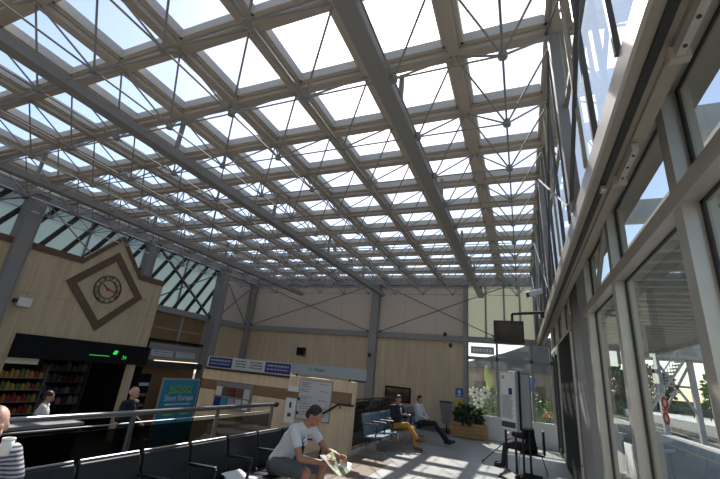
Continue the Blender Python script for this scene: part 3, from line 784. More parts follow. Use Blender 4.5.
# litter bag holder
lb_ = thing('litter_bag_holder', 'clear litter bag hanging from a black hoop by the far wall', 'litter bin', (-2.72, 15.3, 0))
rim = MB()
for k in range(16):
    t0, t1 = 2 * PI * k / 16, 2 * PI * (k + 1) / 16
    rim.tube((-2.66 + .22 * math.cos(t0), 15.3 + .2 * math.sin(t0), 1.08), (-2.66 + .22 * math.cos(t1), 15.3 + .2 * math.sin(t1), 1.08), .03, 6)
rim.build('hoop', 'black', lb_)
bgm = MB(); seg = 20; prf = [(.20, 1.07), (.19, .9), (.16, .7), (.15, .5), (.12, .38), (.02, .34)]
vs = []; fs = []
for i, (rr, zz) in enumerate(prf):
    for k in range(seg):
        t = 2 * PI * k / seg; q = rr * (1 + .07 * math.sin(k * 2.3 + i)); vs.append((-2.66 + q * math.cos(t), 15.3 + q * math.sin(t), zz))
for i in range(len(prf) - 1):
    for k in range(seg): fs.append((i * seg + k, i * seg + (k + 1) % seg, (i + 1) * seg + (k + 1) % seg, (i + 1) * seg + k))
bgm.add(vs, fs); bgm.build('clear_bag', 'bag', lb_, smooth=True)
MB().tube((-2.66, 15.54, 0), (-2.66, 15.54, 1.1), .025, 8).tube((-2.66, 15.54, 0), (-2.66, 15.3, .02), .03, 6).build('pole', 'black', lb_)

# wooden planter with plant
plt = thing('wooden_planter', 'long golden wooden planter box on the floor below the garden window', 'planter', (-1.85, 15.2, 0))
x0, x1, y0, y1 = -2.42, -1.22, 15.08, 15.55
for k in range(4):
    z = .02 + k * .12
    MB().box((x0, y0, z), (x1, y0 + .03, z + .105)).box((x0, y1 - .03, z), (x1, y1, z + .105)).box((x0, y0 + .03, z), (x0 + .03, y1 - .03, z + .105)).box((x1 - .03, y0 + .03, z), (x1, y1 - .03, z + .105)).build('plank', 'wood', plt)
for x in (x0 - .01, x1 - .05): MB().box((x, y0 - .02, 0), (x + .06, y0 + .02, .5)).build('corner_post', 'wood', plt)
MB().box((x0 + .03, y0 + .03, .3), (x1 - .03, y1 - .03, .42)).build('soil', 'soil', plt)
def foliage(c, r, n, size, seed=1, droop=.3):
    rnd = random.Random(seed); b = MB()
    for _ in range(n):
        while True:
            p = V((rnd.uniform(-1, 1), rnd.uniform(-1, 1), rnd.uniform(-1, 1)))
            if .25 < p.length < 1: break
        q = V((c[0] + p.x * r[0], c[1] + p.y * r[1], c[2] + p.z * r[2]))
        d = (p + V((rnd.uniform(-.6, .6), rnd.uniform(-.6, .6), rnd.uniform(-.3, .8) - droop))).normalized()
        s = d.cross(V((rnd.uniform(-1, 1), rnd.uniform(-1, 1), rnd.uniform(-1, 1)))).normalized()
        L = size * rnd.uniform(.7, 1.3); w_ = L * .28
        b.add([q, q + d * L * .5 + s * w_, q + d * L, q + d * L * .5 - s * w_], [(0, 1, 2, 3)])
    return b
pp = thing('potted_plant', 'dark leafy plant growing in the wooden planter box', 'plant', (-2.0, 15.3, .4))
foliage((-1.85, 15.28, .68), (.45, .26, .30), 420, .17, 3).build('foliage', 'leafdk', pp)
sm_ = MB()
for k in range(7): sm_.tube((-2.0 + random.uniform(-.1, .1), 15.3, .4), (-2.0 + random.uniform(-.3, .3), 15.3 + random.uniform(-.15, .15), .9), .012, 6)
sm_.build('stem', 'bark', pp)

# ------------------------------------------------------------------ garden outside the far window
struct(MB().box((-8, YF + .15, -.3), (1.4, 34, -.02)), 'ground.001', 'platform')
def bush(c, r, n, size, m, lb, seed, h0=0, grp=None):
    b = thing('garden_bush', lb, 'bush', (c[0], c[1], h0), group=grp)
    foliage(c, r, n, size, seed).build('foliage', m, b)
    s = MB()
    for k in range(5):
        a = 2 * PI * k / 5; s.tube((c[0], c[1], h0), (c[0] + r[0] * .5 * math.cos(a), c[1] + r[1] * .5 * math.sin(a), c[2] + r[2] * .3), .02, 5, .01)
    s.build('branches', 'bark', b)
bush((-1.15, 16.7, 1.15), (.55, .4, .6), 1100, .12, 'leaf', 'green leafy bush outside the window behind the white flowers', 11)
bush((.15, 16.6, 1.25), (.42, .35, .5), 900, .12, 'leaf', 'yellow-green bush outside, right of the standing poster board', 12)
bush((-1.9, 17.2, .9), (.35, .4, .5), 500, .12, 'leafdk', 'dark bush outside the left edge of the garden window', 13)
bush((1.0, 16.9, 1.0), (.35, .4, .5), 500, .12, 'leaf', 'bush with orange blooms outside near the glazed door', 14)
for k in range(12):
    x, z = .95 + random.uniform(-.3, .3), 1.05 + random.uniform(-.35, .4)
    b = MB()
    for q in range(6):
        a = q * PI / 3; b.ell((x + .03 * math.cos(a), 16.5, z + .03 * math.sin(a)), (.025, .015, .025), seg=6, rings=4)
    tag(b.build('orange_flower', 'orange'), 'small orange flower in the bush outside by the glazed door', 'flower', 'orange flowers by the glazed door')
for x, z, s, lb in ((-1.72, 1.50, .20, 'white pinwheel flower, leftmost of the upper pair in the garden window'), (-1.32, 1.52, .21, 'white pinwheel flower, right of the upper pair in the garden window'), (-1.56, 1.16, .20, 'white pinwheel flower, lowest of the three in the garden window')):
    f = thing('pinwheel_flower', lb, 'flower', (x, 16.05, 0))
    b = MB()
    for q in range(7):
        a = 2 * PI * q / 7; ca, sa = math.cos(a), math.sin(a)
        b.ell((x + s * .58 * ca, 16.05, z + s * .58 * sa), (s * .5, .015, s * .30), Matrix.Rotation(-a, 3, 'Y'), seg=8, rings=6)
    b.build('petals', 'petal', f, smooth=True)
    MB().ell((x, 16.03, z), (s * .22, .03, s * .22)).build('centre', 'charcoal', f, smooth=True)
    MB().tube((x, 16.06, -.02), (x, 16.06, z), .012, 6).build('stem', 'leafdk', f)
pm = thing('yellow_plume', 'tall bright yellow-green plume leaf standing in the garden window', 'plant', (-1.25, 16.3, 0))
b = MB()
for k in range(9):
    t = k / 8
    b.ell((-1.24 + .04 * math.sin(t * 5), 16.3, 1.65 + t * .8), (.12 * math.sin(.35 + t * 2.5) + .02, .05, .10), seg=8, rings=6)
b.build('plume', 'leaflt', pm, remesh=.02, sm=2)
MB().tube((-1.2, 16.3, -.02), (-1.28, 16.3, 1.8), .02, 6).build('stem', 'leaf', pm)
bo = thing('blue_ornament', 'bright blue balloon-shaped ornament on a stick outside the window, right of the poster board', 'ornament', (.25, 16.2, 0))
MB().ell((.28, 16.2, 2.0), (.17, .1, .3), Matrix.Rotation(.3, 3, 'Y')).build('balloon', 'bluepaint', bo, smooth=True)
MB().tube((.28, 16.2, -.02), (.28, 16.2, 1.75), .012, 6).build('stick', 'chrome', bo)
hs = thing('outside_building', 'pale building with a dark sloping slate roof beyond the garden window', 'building', (-.5, 24, 0))
MB().box((-3.2, 24, -.3), (1.6, 28, 2.9)).build('wall', 'brick', hs)
MB().prism([(-3.4, 2.7), (1.75, 2.7), (1.75, 4.7), (-.9, 3.62), (-3.4, 2.85)], (0, 23.8, 0), (1, 0, 0), (0, 0, 1), (0, 1, 0), 4.4).build('roof', 'roofslate', hs)
for x in (-2.6, -1.2, .2): MB().box((x, 23.97, .9), (x + .9, 24, 2.0)).build('window', 'screen', hs)

# ------------------------------------------------------------------ right window wall
rw = struct(MB().box((.74, YN, 4.0), (1.35, YF, 4.12)).box((.56, YN, 3.36), (.76, YF, 3.46)).box((.72, YN, 3.46), (.78, YF, 4.0)), 'wall_right', 'alum', loc=(0, 0, 0))
struct(MB().box((.54, YN, 3.34), (.56, YF, 3.50)), 'trim_10', 'alumlt')
struct(MB().box((.62, YN, 3.335), (.66, YF, 3.36)), 'trim_11', 'gasket')
struct(MB().box((.70, YN, 3.33), (.77, YF, 3.36)), 'trim_17', 'alum')
struct(MB().box((1.0, YN, 3.88), (1.12, YF, 4.0)), 'trim_12', 'alum')
struct(MB().box((.98, YN, 3.02), (1.14, YF, 3.14)), 'trim_13', 'alumlt')
struct(MB().box((1.02, YN, -.02), (1.16, YF, .14)), 'trim_14', 'alum')
mys = [.80, 2.86, 4.92]
wr = thing('window_5', None, None, (1.08, 3, 0), kind='structure')
MB().quad((1.10, YN, .14), (1.10, 9.0, .14), (1.10, 9.0, 3.02), (1.10, YN, 3.02)).build('pane', 'wallglass', wr)
MB().quad((1.10, YN, 3.14), (1.10, YF, 3.14), (1.10, YF, 3.9), (1.10, YN, 3.9)).build('upper_pane', 'wallglass', wr)
for y in (-1.26, .80, 2.86, 4.92, 6.9, 9.0, 11.05, 13.1, 15.3):
    z1 = 3.98
    MB().box((.99, y - .07, 0), (1.09, y + .07, z1)).build('mullion', 'alumlt', wr)
    MB().box((1.09, y - .1, 0), (1.16, y + .1, z1)).build('mullion_frame', 'alum', wr)
    MB().box((1.085, y - .115, 0), (1.10, y + .115, z1)).build('gasket', 'gasket', wr)
gk = MB()
for z in (.14, 3.0, 3.14, 3.86): gk.box((1.085, YN, z), (1.10, YF, z + .025))
gk.build('gasket', 'gasket', wr)
# wide steel columns standing by the window wall
column(1.0, 8.02, 0, 3.9, .12, 1.25, 'broad pale clad column in the window wall, beside the black door leaf')
# V-shaped stays in the upper light
for a, b, lb in (((1.03, 5.1, 3.85), (1.03, 6.1, 3.18), 'pale slanting stay in the high window light beside the clad column'),):
    tag(MB().bar(a, b, .05, .05, (1, 0, 0)).build('window_stay', 'alumlt'), lb, 'window stay')
# black door leaves and frames further along
dr = thing('door_1', None, None, (1.0, 10.5, 0), kind='structure')
MB().box((.96, 9.05, 0), (1.08, 12.3, 3.05)).build('black_panel', 'blackm', dr, bevel=.01)
MB().box((.99, 12.3, 2.9), (1.1, 15.2, 3.05)).build('frame_head', 'alumdk', dr)
for y in (12.36, 12.9, 14.0, 15.1):
    MB().box((.97, y - .04, 0), (1.08, y + .04, 3.0)).build('door_stile', 'alumdk' if y != 12.9 else 'alumlt', dr)
MB().box((.99, 12.3, 0), (1.08, 15.2, .1)).build('bottom_rail', 'alumdk', dr)
MB().quad((1.03, 12.3, .1), (1.03, 15.1, .1), (1.03, 15.1, 2.95), (1.03, 12.3, 2.95)).build('pane', 'wallglass', dr)
MB().tube((.92, 11.75, .9), (.92, 11.75, 1.4), .015, 8).tube((.92, 11.75, .95), (.97, 11.75, .95), .01, 6).tube((.92, 11.75, 1.35), (.97, 11.75, 1.35), .01, 6).build('handle', 'chrome', dr)
pp_ = thing('conduit_pipe', 'pale vertical conduit pipe with clips running beside the black door panel', 'pipe', (.93, 8.75, 0))
MB().tube((.93, 8.8, 0), (.93, 8.8, 3.7), .022, 8).build('pipe', 'alumlt', pp_)
for z in (.6, 1.8, 3.0): MB().cbox((.95, 8.8, z), (.07, .07, .04)).build('clip', 'steel', pp_)
MB().box((.9, 8.74, 3.1), (.98, 8.86, 3.3)).build('junction_box', 'beam', pp_)
# red and white sticker + white notice on glass
rs = thing('glass_sticker', 'red ring warning sticker on the big window pane', 'sticker', (1.094, 4.17, 1.62))
# opener rods under the soffit
for y0_, y1_, lb in ((0.7, 1.72, 'pale perforated opener rail under the ledge, nearer one'), (2.5, 2.93, 'pale perforated opener rail under the ledge, further one')):
    a = thing('opener_rail', lb, 'rail', (.717, y0_, 3.27))
    MB().box((.70, y0_, 3.27), (.735, y1_, 3.325)).build('channel', 'alumlt', a)
    hol = MB(); y = y0_ + .06
    while y < y1_ - .05: hol.tube((.717, y, 3.265), (.717, y, 3.27), .009, 8); y += .15
    hol.build('holes', 'black', a)
    MB().box((.68, y1_, 3.26), (.76, y1_ + .04, 3.33)).build('bracket', 'beam', a)
# small bright fixing
tag(MB().cbox((.64, 3.1, 3.31), (.04, .07, .045)).build('edge_clip', 'alumlt', bevel=.01), 'small pale clip on the underside of the ledge', 'clip')

# upper right glazing, leaning slightly outward to the ledge
wu = thing('window_6', None, None, (.6, 6, 3.9), kind='structure')
def up(y, t, off=0): return V((.50 + .06 * (1 - t) + off, y, 3.5 + (ZT + .05 - 3.5) * t))
b = MB(); b.quad(up(YN, 0, .06), up(YF, 0, .06), up(YF, 1, .06), up(YN, 1, .06)); b.build('pane', 'wallglass', wu)
ysu = [5.07 + SY * k for k in range(-5, 10)]
for k, y in enumerate(ysu):
    thick = k % 3 == 1
    w_ = .13 if thick else .04
    MB().bar(up(y, 0), up(y, 1), w_, .1 if thick else .04, (0, 1, 0)).build('mullion', 'steel' if thick else 'rod', wu)
    MB().bar(up(y + .35, 0, -.02), up(y + .35, 1, -.02), .03, .03, (0, 1, 0)).build('glazing_bar', 'alum' if k % 2 else 'rod', wu)
for k in range(1, len(ysu) - 3, 3):
    y = ysu[k]
    MB().tube(up(y, 1, -.04), up(y + 3 * SY, .02, -.04), .018, 6).build('stay_rod', 'rod', wu)
    MB().tube(up(y, .02, -.07), up(y + 3 * SY, 1, -.07), .014, 6).build('stay_rod', 'rod', wu)
MB().bar(up(YN, .52, .03), up(YF, .52, .03), .04, .05, (1, 0, 0)).build('transom', 'tube', wu)

# outer canopy over platform (lies beyond the glass)
cn = thing('platform_canopy', 'long ribbed canopy with pale ribs above the platform outside the window wall', 'canopy', (4.2, 12, 3.9))
MB().box((2.0, 3.2, 4.22), (6.0, 40, 4.30)).build('deck', 'canopy', cn)
y = 3.3
while y < 40:
    MB().box((1.95, y, 4.08), (6.05, y + .16, 4.22)).build('rib', 'canopyrib', cn); y += .62
MB().box((6.0, 3.2, 3.95), (6.15, 40, 4.45)).build('edge_beam', 'concrete', cn)
MB().box((1.9, 3.2, 3.95), (2.0, 40, 4.45)).build('edge_beam', 'concrete', cn)
for y in (23, 33): MB().box((4.6, y - .12, 0), (4.84, y + .12, 4.1)).build('post', 'concrete', cn)
# solid bars added outside, standing in for roof beams reflected in the glass
for k, y in enumerate((-.5, 3.2, 6.9, 10.6)):
    o = MB().box((1.9, y, 6.1), (12, y + .45, 6.6)).build('outer_roof_beam', 'concrete')
    tag(o, ['pale concrete roof beam outside above the nearest pane', 'pale concrete roof beam outside, second from the near end', 'pale concrete roof beam outside, third from the near end', 'pale concrete roof beam outside, furthest one'][k], 'beam')
    o.location.z = 6.1

# platform and tracks
struct(MB().box((1.16, -12, -1.32), (8.3, 120, -.02)), 'floor.004', 'platform')
struct(MB().box((7.9, -12, -.02), (8.32, 120, .0)), 'trim_15', 'coping')
struct(MB().box((6.15, -12, -.02), (6.27, 120, -.012)), 'trim_16', 'yellow')
struct(MB().box((18.0, -12, -1.32), (30, 120, 0)), 'floor.005', 'coping')
for k, x in enumerate((9.4, 10.85, 12.9, 14.35, 16.2, 17.6)):
    b = MB().box((x - .035, -12, -1.17), (x + .035, 110, -1.02)).box((x - .07, -12, -1.32), (x + .07, 110, -1.28)).box((x - .012, -12, -1.28), (x + .012, 110, -1.17))
    tag(b.build('railway_rail', 'rail'), ['nearest platform rail of the first track', 'far rail of the first track beyond the platform', 'near rail of the middle track', 'far rail of the middle track', 'near rail of the furthest track', 'rail below the opposite platform edge'][k], 'rail')
sl = MB(); y = 0
while y < 90:
    for x in (10.12, 13.62, 16.9): sl.box((x - 1.25, y, -1.33), (x + 1.25, y + .25, -1.27))
    y += .7
tag(sl.build('sleepers', 'concrete'), 'rows of concrete sleepers lying across the ballast under the rails', 'sleepers', kind='stuff')
# opposite platform fence
fn = thing('railing_fence', 'dark metal railing fence along the back of the opposite platform', 'fence', (24, 30, 0))
for y in range(0, 84, 6): MB().box((23.9, y, 0), (24.0, y + .1, 1.5)).build('post', 'alumdk', fn)
for z in (.3, 1.3): MB().box((23.93, 0, z), (23.97, 84, z + .06)).build('rail', 'alumdk', fn)
pk = MB(); y = 0
while y < 84: pk.box((23.94, y, .1), (23.96, y + .04, 1.45)); y += .3
pk.build('pickets', 'alumdk', fn)

# footbridge
fb_ = thing('footbridge', 'grey concrete footbridge crossing the tracks with a sloping lattice stair', 'footbridge', (14, 36, 0))
MB().box((5.5, 35.5, 4.9), (26, 38, 5.15)).build('deck', 'concrete', fb_)
MB().box((5.5, 35.5, 5.15), (26, 35.6, 6.2)).build('parapet', 'canopy', fb_)
MB().box((5.5, 38, 5.15), (26, 38.1, 6.2)).build('parapet', 'canopy', fb_)
for x in (9.2, 11.2, 12.2): MB().box((x, 35.8, -1.3), (x + .3, 36.2, 4.9)).build('pier', 'concrete', fb_)
for a, b in (((9.35, 35.9, 1.2), (11.3, 35.9, 4.6)), ((11.3, 35.9, 1.2), (9.35, 35.9, 4.6)), ((9.35, 35.9, 3.0), (11.3, 35.9, 3.0))):
    MB().bar(a, b, .15, .15).build('cross_member', 'concrete', fb_)
sr = MB().bar((8.0, 34.6, .9), (10.6, 34.6, 4.7), .1, .16, (0, 1, 0)); sr.build('stair_string', 'coping', fb_)
sr = MB().bar((8.0, 34.6, 2.0), (10.6, 34.6, 5.8), .06, .08, (0, 1, 0)); sr.build('stair_rail', 'coping', fb_)
tr_ = MB()
for k in range(16):
    t = k / 15; x = 8.0 + 2.6 * t; z = .9 + 3.8 * t
    tr_.box((x - .12, 34.6, z - .03), (x + .12, 36.2, z + .03)); tr_.box((x - .015, 34.58, z), (x + .015, 34.62, z + 1.1))
tr_.build('stair_treads', 'coping', fb_)
MB().bar((10.8, 34.2, 7.2), (13.2, 34.2, 2.8), .12, 1.1, (0, 1, 0)).build('stair_parapet', 'concrete', fb_)
def tree(x, y, h, r, lb, seed, m='leafdk'):
    t = thing('lineside_tree', lb, 'tree', (x, y, -1.3), group=None)
    MB().tube((x, y, -1.3), (x, y, h * .55), .22, 8, .1).build('trunk', 'bark', t)
    foliage((x, y, h * .62), (r, r, h * .42), 1500, .55, seed).build('foliage', m, t)
tree(8.2, 50, 5, 1.9, 'dark tree behind the footbridge stair', 21)
tree(13.2, 56, 5.5, 2.6, 'dark tree seen between the footbridge piers', 22)
tree(18.5, 48, 5, 2.6, 'tree right of the footbridge piers', 23, 'leaf')
tree(28.5, 58, 7, 4, 'large tree behind the opposite platform fence', 24)
tree(31, 40, 7, 4, 'tree beyond the fence on the right', 25)
tree(5.0, 60, 7, 3, 'tree at the far end of the platform', 26)
struct(MB().box((-20, 95, -1.3), (90, 96, 2.4)), 'ground.002', 'leafdk')
rr_ = thing('platform_roundel', 'red ring sign on a thin post at the far platform edge', 'sign', (8.6, 25, 0))
# sticker on glass pane: red ring shapes
def ringX(mb, x, cy_, cz, ro, ri, th=.004, n=24, sy=1.0):
    for k in range(n):
        t0, t1 = 2 * PI * k / n, 2 * PI * (k + 1) / n
        mb.prism([(ri * math.cos(t0) * sy, ri * math.sin(t0)), (ro * math.cos(t0) * sy, ro * math.sin(t0)), (ro * math.cos(t1) * sy, ro * math.sin(t1)), (ri * math.cos(t1) * sy, ri * math.sin(t1))],
                 (x, cy_, cz), (0, 1, 0), (0, 0, 1), (1, 0, 0), th)
bpy.data.objects.remove(rr_)
b = MB(); ringX(b, 1.094, 4.17, 1.80, .05, .03, sy=1.6); ringX(b, 1.094, 4.19, 1.68, .05, .03, sy=1.6); b.box((1.094, 4.1, 1.735), (1.098, 4.26, 1.75))
b.build('red_rings', 'red', rs)
nn = thing('window_notice', 'white paper notice taped low on the narrow pane', 'notice', (1.08, 5.2, .9))
MB().box((1.075, 5.5, 1.0), (1.085, 5.85, 1.32)).build('sheet', 'paper', nn)

# ------------------------------------------------------------------ hanging screen, CCTV
tv = thing('hanging_screen', 'black flat information screen hung on an arm from the window wall', 'screen', (-.26, 10, 2.8))
MB().box((-.60, 9.9, 2.78), (.08, 10.0, 3.32)).build('housing', 'black', tv, bevel=.015)
MB().box((-.55, 9.89, 2.83), (.03, 9.9, 3.27)).build('display', 'screen', tv)
MB().tube((-.17, 10.0, 3.32), (-.17, 10.0, 3.50), .03, 8).tube((-.17, 10.0, 3.50), (.62, 10.0, 3.56), .035, 8).build('arm', 'black', tv)
MB().prism([(.45, 3.45), (.70, 3.35), (.75, 3.95), (.62, 3.95), (.58, 3.6)], (0, 9.96, 0), (1, 0, 0), (0, 0, 1), (0, 1, 0), .08).build('bracket', 'black', tv)
cc = thing('cctv_camera', 'white boxy CCTV camera above the hanging screen', 'camera', (.45, 10, 3.95))
MB().bar((.2, 9.75, 3.93), (.62, 10.1, 4.12), .16, .13, (0, 1, .2)).build('housing', 'white', cc, bevel=.015)
MB().cbox((.2, 9.74, 3.92), (.04, .1, .1)).build('lens', 'black', cc)
MB().tube((.62, 10.05, 4.05), (.72, 10.05, 3.95), .03, 8).build('bracket', 'white', cc)

# ------------------------------------------------------------------ standing poster boards
def pboard(name, lb, c, ang, w_, z0, z1, face_m, body_m):
    b = thing(name, lb, 'poster board', (c[0], c[1], 0), ang, local=True)
    MB().box((-w_ / 2, -.05, z0), (w_ / 2, .05, z1)).build('frame', body_m, b, 'local', bevel=.01)
    f = MB().box((-w_ / 2 + .03, -.055, z0 + .04), (w_ / 2 - .03, -.05, z1 - .04)).build('poster_sheet', face_m, b, 'local')
    for sx in (-1, 1): MB().tube((sx * w_ * .3, 0, .03), (sx * w_ * .3, 0, z0), .025, 8).build('post', 'black', b, 'local')
    MB().box((-w_ / 2, -.15, 0), (w_ / 2, .15, .03)).build('base_plate', 'black', b, 'local', bevel=.01)
    return b
pb = pboard('poster_board', 'tall white printed poster board on a black base near the seated elder', (-.30, 10.0), math.radians(-38), .44, .90, 2.16, 'paper', 'signwhite')
MB().box((-.19, -.057, .96), (.19, -.055, 1.08)).build('blue_footer', 'ink', pb, 'local')
MB().cbox((.08, -.057, 1.72), (.1, .002, .14)).build('blue_picture', 'signblue', pb, 'local')
MB().cbox((-.12, -.057, 2.02), (.08, .002, .08)).build('green_emblem', 'postergreen', pb, 'local')
b = MB()
for k in range(22):
    z = 1.62 - k * .022; b.box((-.17, -.057, z), (.15 - random.random() * .06, -.055, z + .008))
b.build('small_print', 'ink', pb, 'local')
pb2 = pboard('poster_board', 'grey-backed poster board with a dark edge just behind the white one', (.02, 10.2), math.radians(25), .26, .95, 2.16, 'signwhite', 'steel')
MB().box((-.20, -.09, .92), (-.13, .07, 2.18)).build('dark_edge', 'black', pb2, 'local')
# dark tilted lectern-like base unit in foreground right
bb = thing('display_base', 'dark folded floor plates lying in front of the poster board base', 'base', (-.25, 9.2, 0))
def wedge(c4, z, k=.8):
    cx_ = sum(p[0] for p in c4) / 4; cy_ = sum(p[1] for p in c4) / 4
    return MB().add([(x, y, .01) for x, y in c4] + [(cx_ + (x - cx_) * k, cy_ + (y - cy_) * k, z + (.1 if i > 1 else 0)) for i, (x, y) in enumerate(c4)],
                    [(3, 2, 1, 0), (4, 5, 6, 7), (0, 1, 5, 4), (1, 2, 6, 5), (2, 3, 7, 6), (3, 0, 4, 7)])
wedge([(-.58, 9.75), (-.26, 9.25), (-.10, 9.5), (-.42, 10.05)], .05).build('plate', 'black', bb)
wedge([(-.24, 9.1), (.22, 8.95), (.34, 9.6), (-.04, 9.75)], .08).build('plate', 'blackm', bb)

# ------------------------------------------------------------------ rear of hall (behind the camera)
struct(MB().box((XL - .3, YN - .2, LOW), (1.3, YN, ZT + .1)), 'wall_near', 'cream')

# ------------------------------------------------------------------ people
def hand(mb, wrist, d, nrm, thumbside, curl=.5, s=1.0):
    """palm from wrist along d; nrm = palm-facing direction (fingers curl that way); thumbside = sideways toward the thumb"""
    d = V(d).normalized(); t = V(thumbside); t = (t - d * t.dot(d)).normalized()
    n = V(nrm); n = (n - d * n.dot(d) - t * n.dot(t)).normalized()
    w_ = V(wrist)
    for k, (off, L) in enumerate(((.030, .072), (.010, .080), (-.010, .074), (-.029, .058))):
        off *= s; L *= s
        kn = w_ + d * .085 * s + t * off
        mb.cap(w_ + d * .01 * s + t * off * .7, kn, .014 * s, .0115 * s, n=8)
        a = curl * (1 + .08 * k); p = kn; ang = a * .6
        for seg_ in (.45, .32, .23):
            q = p + (d * math.cos(ang) + n * math.sin(ang)) * L * seg_
            mb.cap(p, q, .0095 * s, .0082 * s, n=8); p = q; ang += a
    b0 = w_ + d * .025 * s + t * .028 * s; b1 = b0 + (d * .6 + t * .55 + n * .35).normalized() * .04 * s; b2 = b1 + (d * .85 + t * .1 + n * .5).normalized() * .03 * s
    mb.cap(b0, b1, .0125 * s, .0105 * s, n=8).cap(b1, b2, .010 * s, .0085 * s, n=8)

def headgeo(mb, c, fwd, upv, s=1.0):
    f = V(fwd).normalized(); u = V(upv); u = (u - f * u.dot(f)).normalized(); l = u.cross(f)
    R3 = Matrix((f, l, u)).transposed()
    c = V(c)
    def P(x, y, z): return c + (f * x + l * y + u * z) * s
    def E(p, r): mb.ell(P(*p), tuple(q * s for q in r), R3, 16, 10)
    E((-.012, 0, .03), (.098, .076, .092)); E((.020, 0, -.028), (.072, .062, .082)); E((.052, 0, -.078), (.034, .034, .026))
    E((.072, 0, .018), (.022, .052, .02))                # brow
    mb.cap(P(.086, 0, .008), P(.108, 0, -.030), .011 * s, .016 * s, n=8)   # nose
    E((.082, 0, -.058), (.014, .024, .008))              # lips
    for q in (-1, 1):
        E((-.005, q * .078, -.008), (.02, .009, .032))   # ears
        E((.05, q * .035, -.03), (.035, .026, .03))
    return P, R3

def person(name, label, loc, rotz, J, skin, vox=.012, hairm=None, top=None, sleeve='long', bottom=None, leg='long', shoe='black', hairstyle='short', s=1.0, extra=None):
    root = thing(name, label, 'person', loc, rotz, local=True)
    B = MB()
    pel, che, nek, hd_ = V(J['pelvis']), V(J['chest']), V(J['neck']), V(J['head'])
    lat = V(J.get('lat', (0, 1, 0)))
    B.cap(pel, pel.lerp(che, .5), .135 * s, .125 * s, lat, .78); B.cap(pel.lerp(che, .4), che, .12 * s, .150 * s, lat, .72)
    B.cap(che, nek - (nek - che) * .3, .15 * s, .10 * s, lat, .70); B.cap(nek - (nek - che) * .2, hd_ - V(J['hup']) * .04, .055 * s, .052 * s)
    P, R3 = headgeo(B, hd_, J['hfwd'], J['hup'], s)
    for q in ('L', 'R'):
        sh, el, wr_, hp, kn, an, to = [V(J[k + q]) for k in ('sh', 'el', 'wr', 'hp', 'kn', 'an', 'to')]
        B.cap(nek.lerp(che, .35), sh, .075 * s, .058 * s); B.cap(sh, el, .050 * s, .038 * s); B.cap(el, el.lerp(wr_, .35), .037 * s, .039 * s); B.cap(el.lerp(wr_, .35), wr_, .038 * s, .024 * s)
        B.cap(hp, kn, .085 * s, .055 * s); B.cap(kn, kn.lerp(an, .35), .052 * s, .054 * s); B.cap(kn.lerp(an, .35), an, .053 * s, .034 * s)
        B.cap(an, to, .036 * s, .03 * s, (0, 0, 1), 1.1)
        hdv = J.get('hd' + q, wr_ - el); hn = J.get('hn' + q, (0, 0, -1)); ht = J.get('ht' + q, (0, 1 if q == 'R' else -1, 0))
        hand(B, wr_, hdv, hn, ht, J.get('cu' + q, .5), s)
    B.build('body', skin, root, 'local', remesh=vox, sm=2)
    g = .014
    if top:
        T = MB()
        T.cap(pel + (che - pel) * .02, pel.lerp(che, .5), (.150 + g) * s, (.138 + g) * s, lat, .80); T.cap(pel.lerp(che, .4), che, (.135 + g) * s, (.158 + g) * s, lat, .75)
        T.cap(che, nek - (nek - che) * .32, (.158 + g) * s, (.092 + g) * s, lat, .72)
        for q in ('L', 'R'):
            sh, el, wr_ = [V(J[k + q]) for k in ('sh', 'el', 'wr')]
            T.cap(nek.lerp(che, .35), sh, .083 * s, .071 * s)
            if sleeve == 'long': T.cap(sh, el, .066 * s, .055 * s); T.cap(el, wr_.lerp(el, .08), .055 * s, .040 * s)
            else:
                T.cap(sh, sh.lerp(el, .5), .069 * s, .062 * s)
        T.build('shirt' if sleeve == 'short' else 'jacket', top, root, 'local', remesh=vox, sm=2)
    if bottom:
        T = MB(); T.cap(pel + V((-.01, 0, -.01)), pel.lerp(che, .18), (.150 + g) * s, (.140) * s, lat, .82)
        for q in ('L', 'R'):
            hp, kn, an = [V(J[k + q]) for k in ('hp', 'kn', 'an')]
            if leg == 'long':
                T.cap(pel.lerp(hp, .6), hp, .11 * s, .105 * s); T.cap(hp, kn, .105 * s, .074 * s); T.cap(kn, an.lerp(kn, .06), .073 * s, .055 * s)
            else:
                T.cap(pel.lerp(hp, .6), hp, .11 * s, .108 * s); T.cap(hp, hp.lerp(kn, .82), .108 * s, .088 * s)
        T.build('trousers' if leg == 'long' else 'shorts', bottom, root, 'local', remesh=vox, sm=2)
    for q in ('L', 'R'):
        an, to = V(J['an' + q]), V(J['to' + q]); T = MB(); d = (to - an).normalized()
        T.cap(an + V((0, 0, -.01)) - d * .03, to + d * .02, .05 * s, .042 * s, (0, 0, 1), 1.0)
        T.build('shoe', shoe, root, 'local', remesh=.012, sm=1)
    if hairm:
        T = MB()
        if hairstyle == 'short':
            T.ell(P(-.022, 0, .045), tuple(q * s for q in (.094, .082, .086)), R3, 18, 12); T.ell(P(-.06, 0, -.01), tuple(q * s for q in (.056, .074, .07)), R3, 18, 12)
        elif hairstyle == 'fringe':
            T.ell(P(-.062, 0, -.005), tuple(q * s for q in (.052, .080, .05)), R3, 18, 12)
        elif hairstyle == 'receding':
            T.ell(P(-.03, 0, .04), tuple(q * s for q in (.09, .0805, .08)), R3, 18, 12); T.ell(P(-.06, 0, -.005), tuple(q * s for q in (.055, .074, .065)), R3, 18, 12)
        T.build('hair', hairm, root, 'local', remesh=.009, sm=2)
    for q in (-1, 1):
        MB().ell(P(.083, q * .031, .002), tuple(w_ * s for w_ in (.008, .011, .006)), R3, 8, 6).build('eye', 'eye', root, 'local')
    root['_P'] = 0
    return root, P, R3

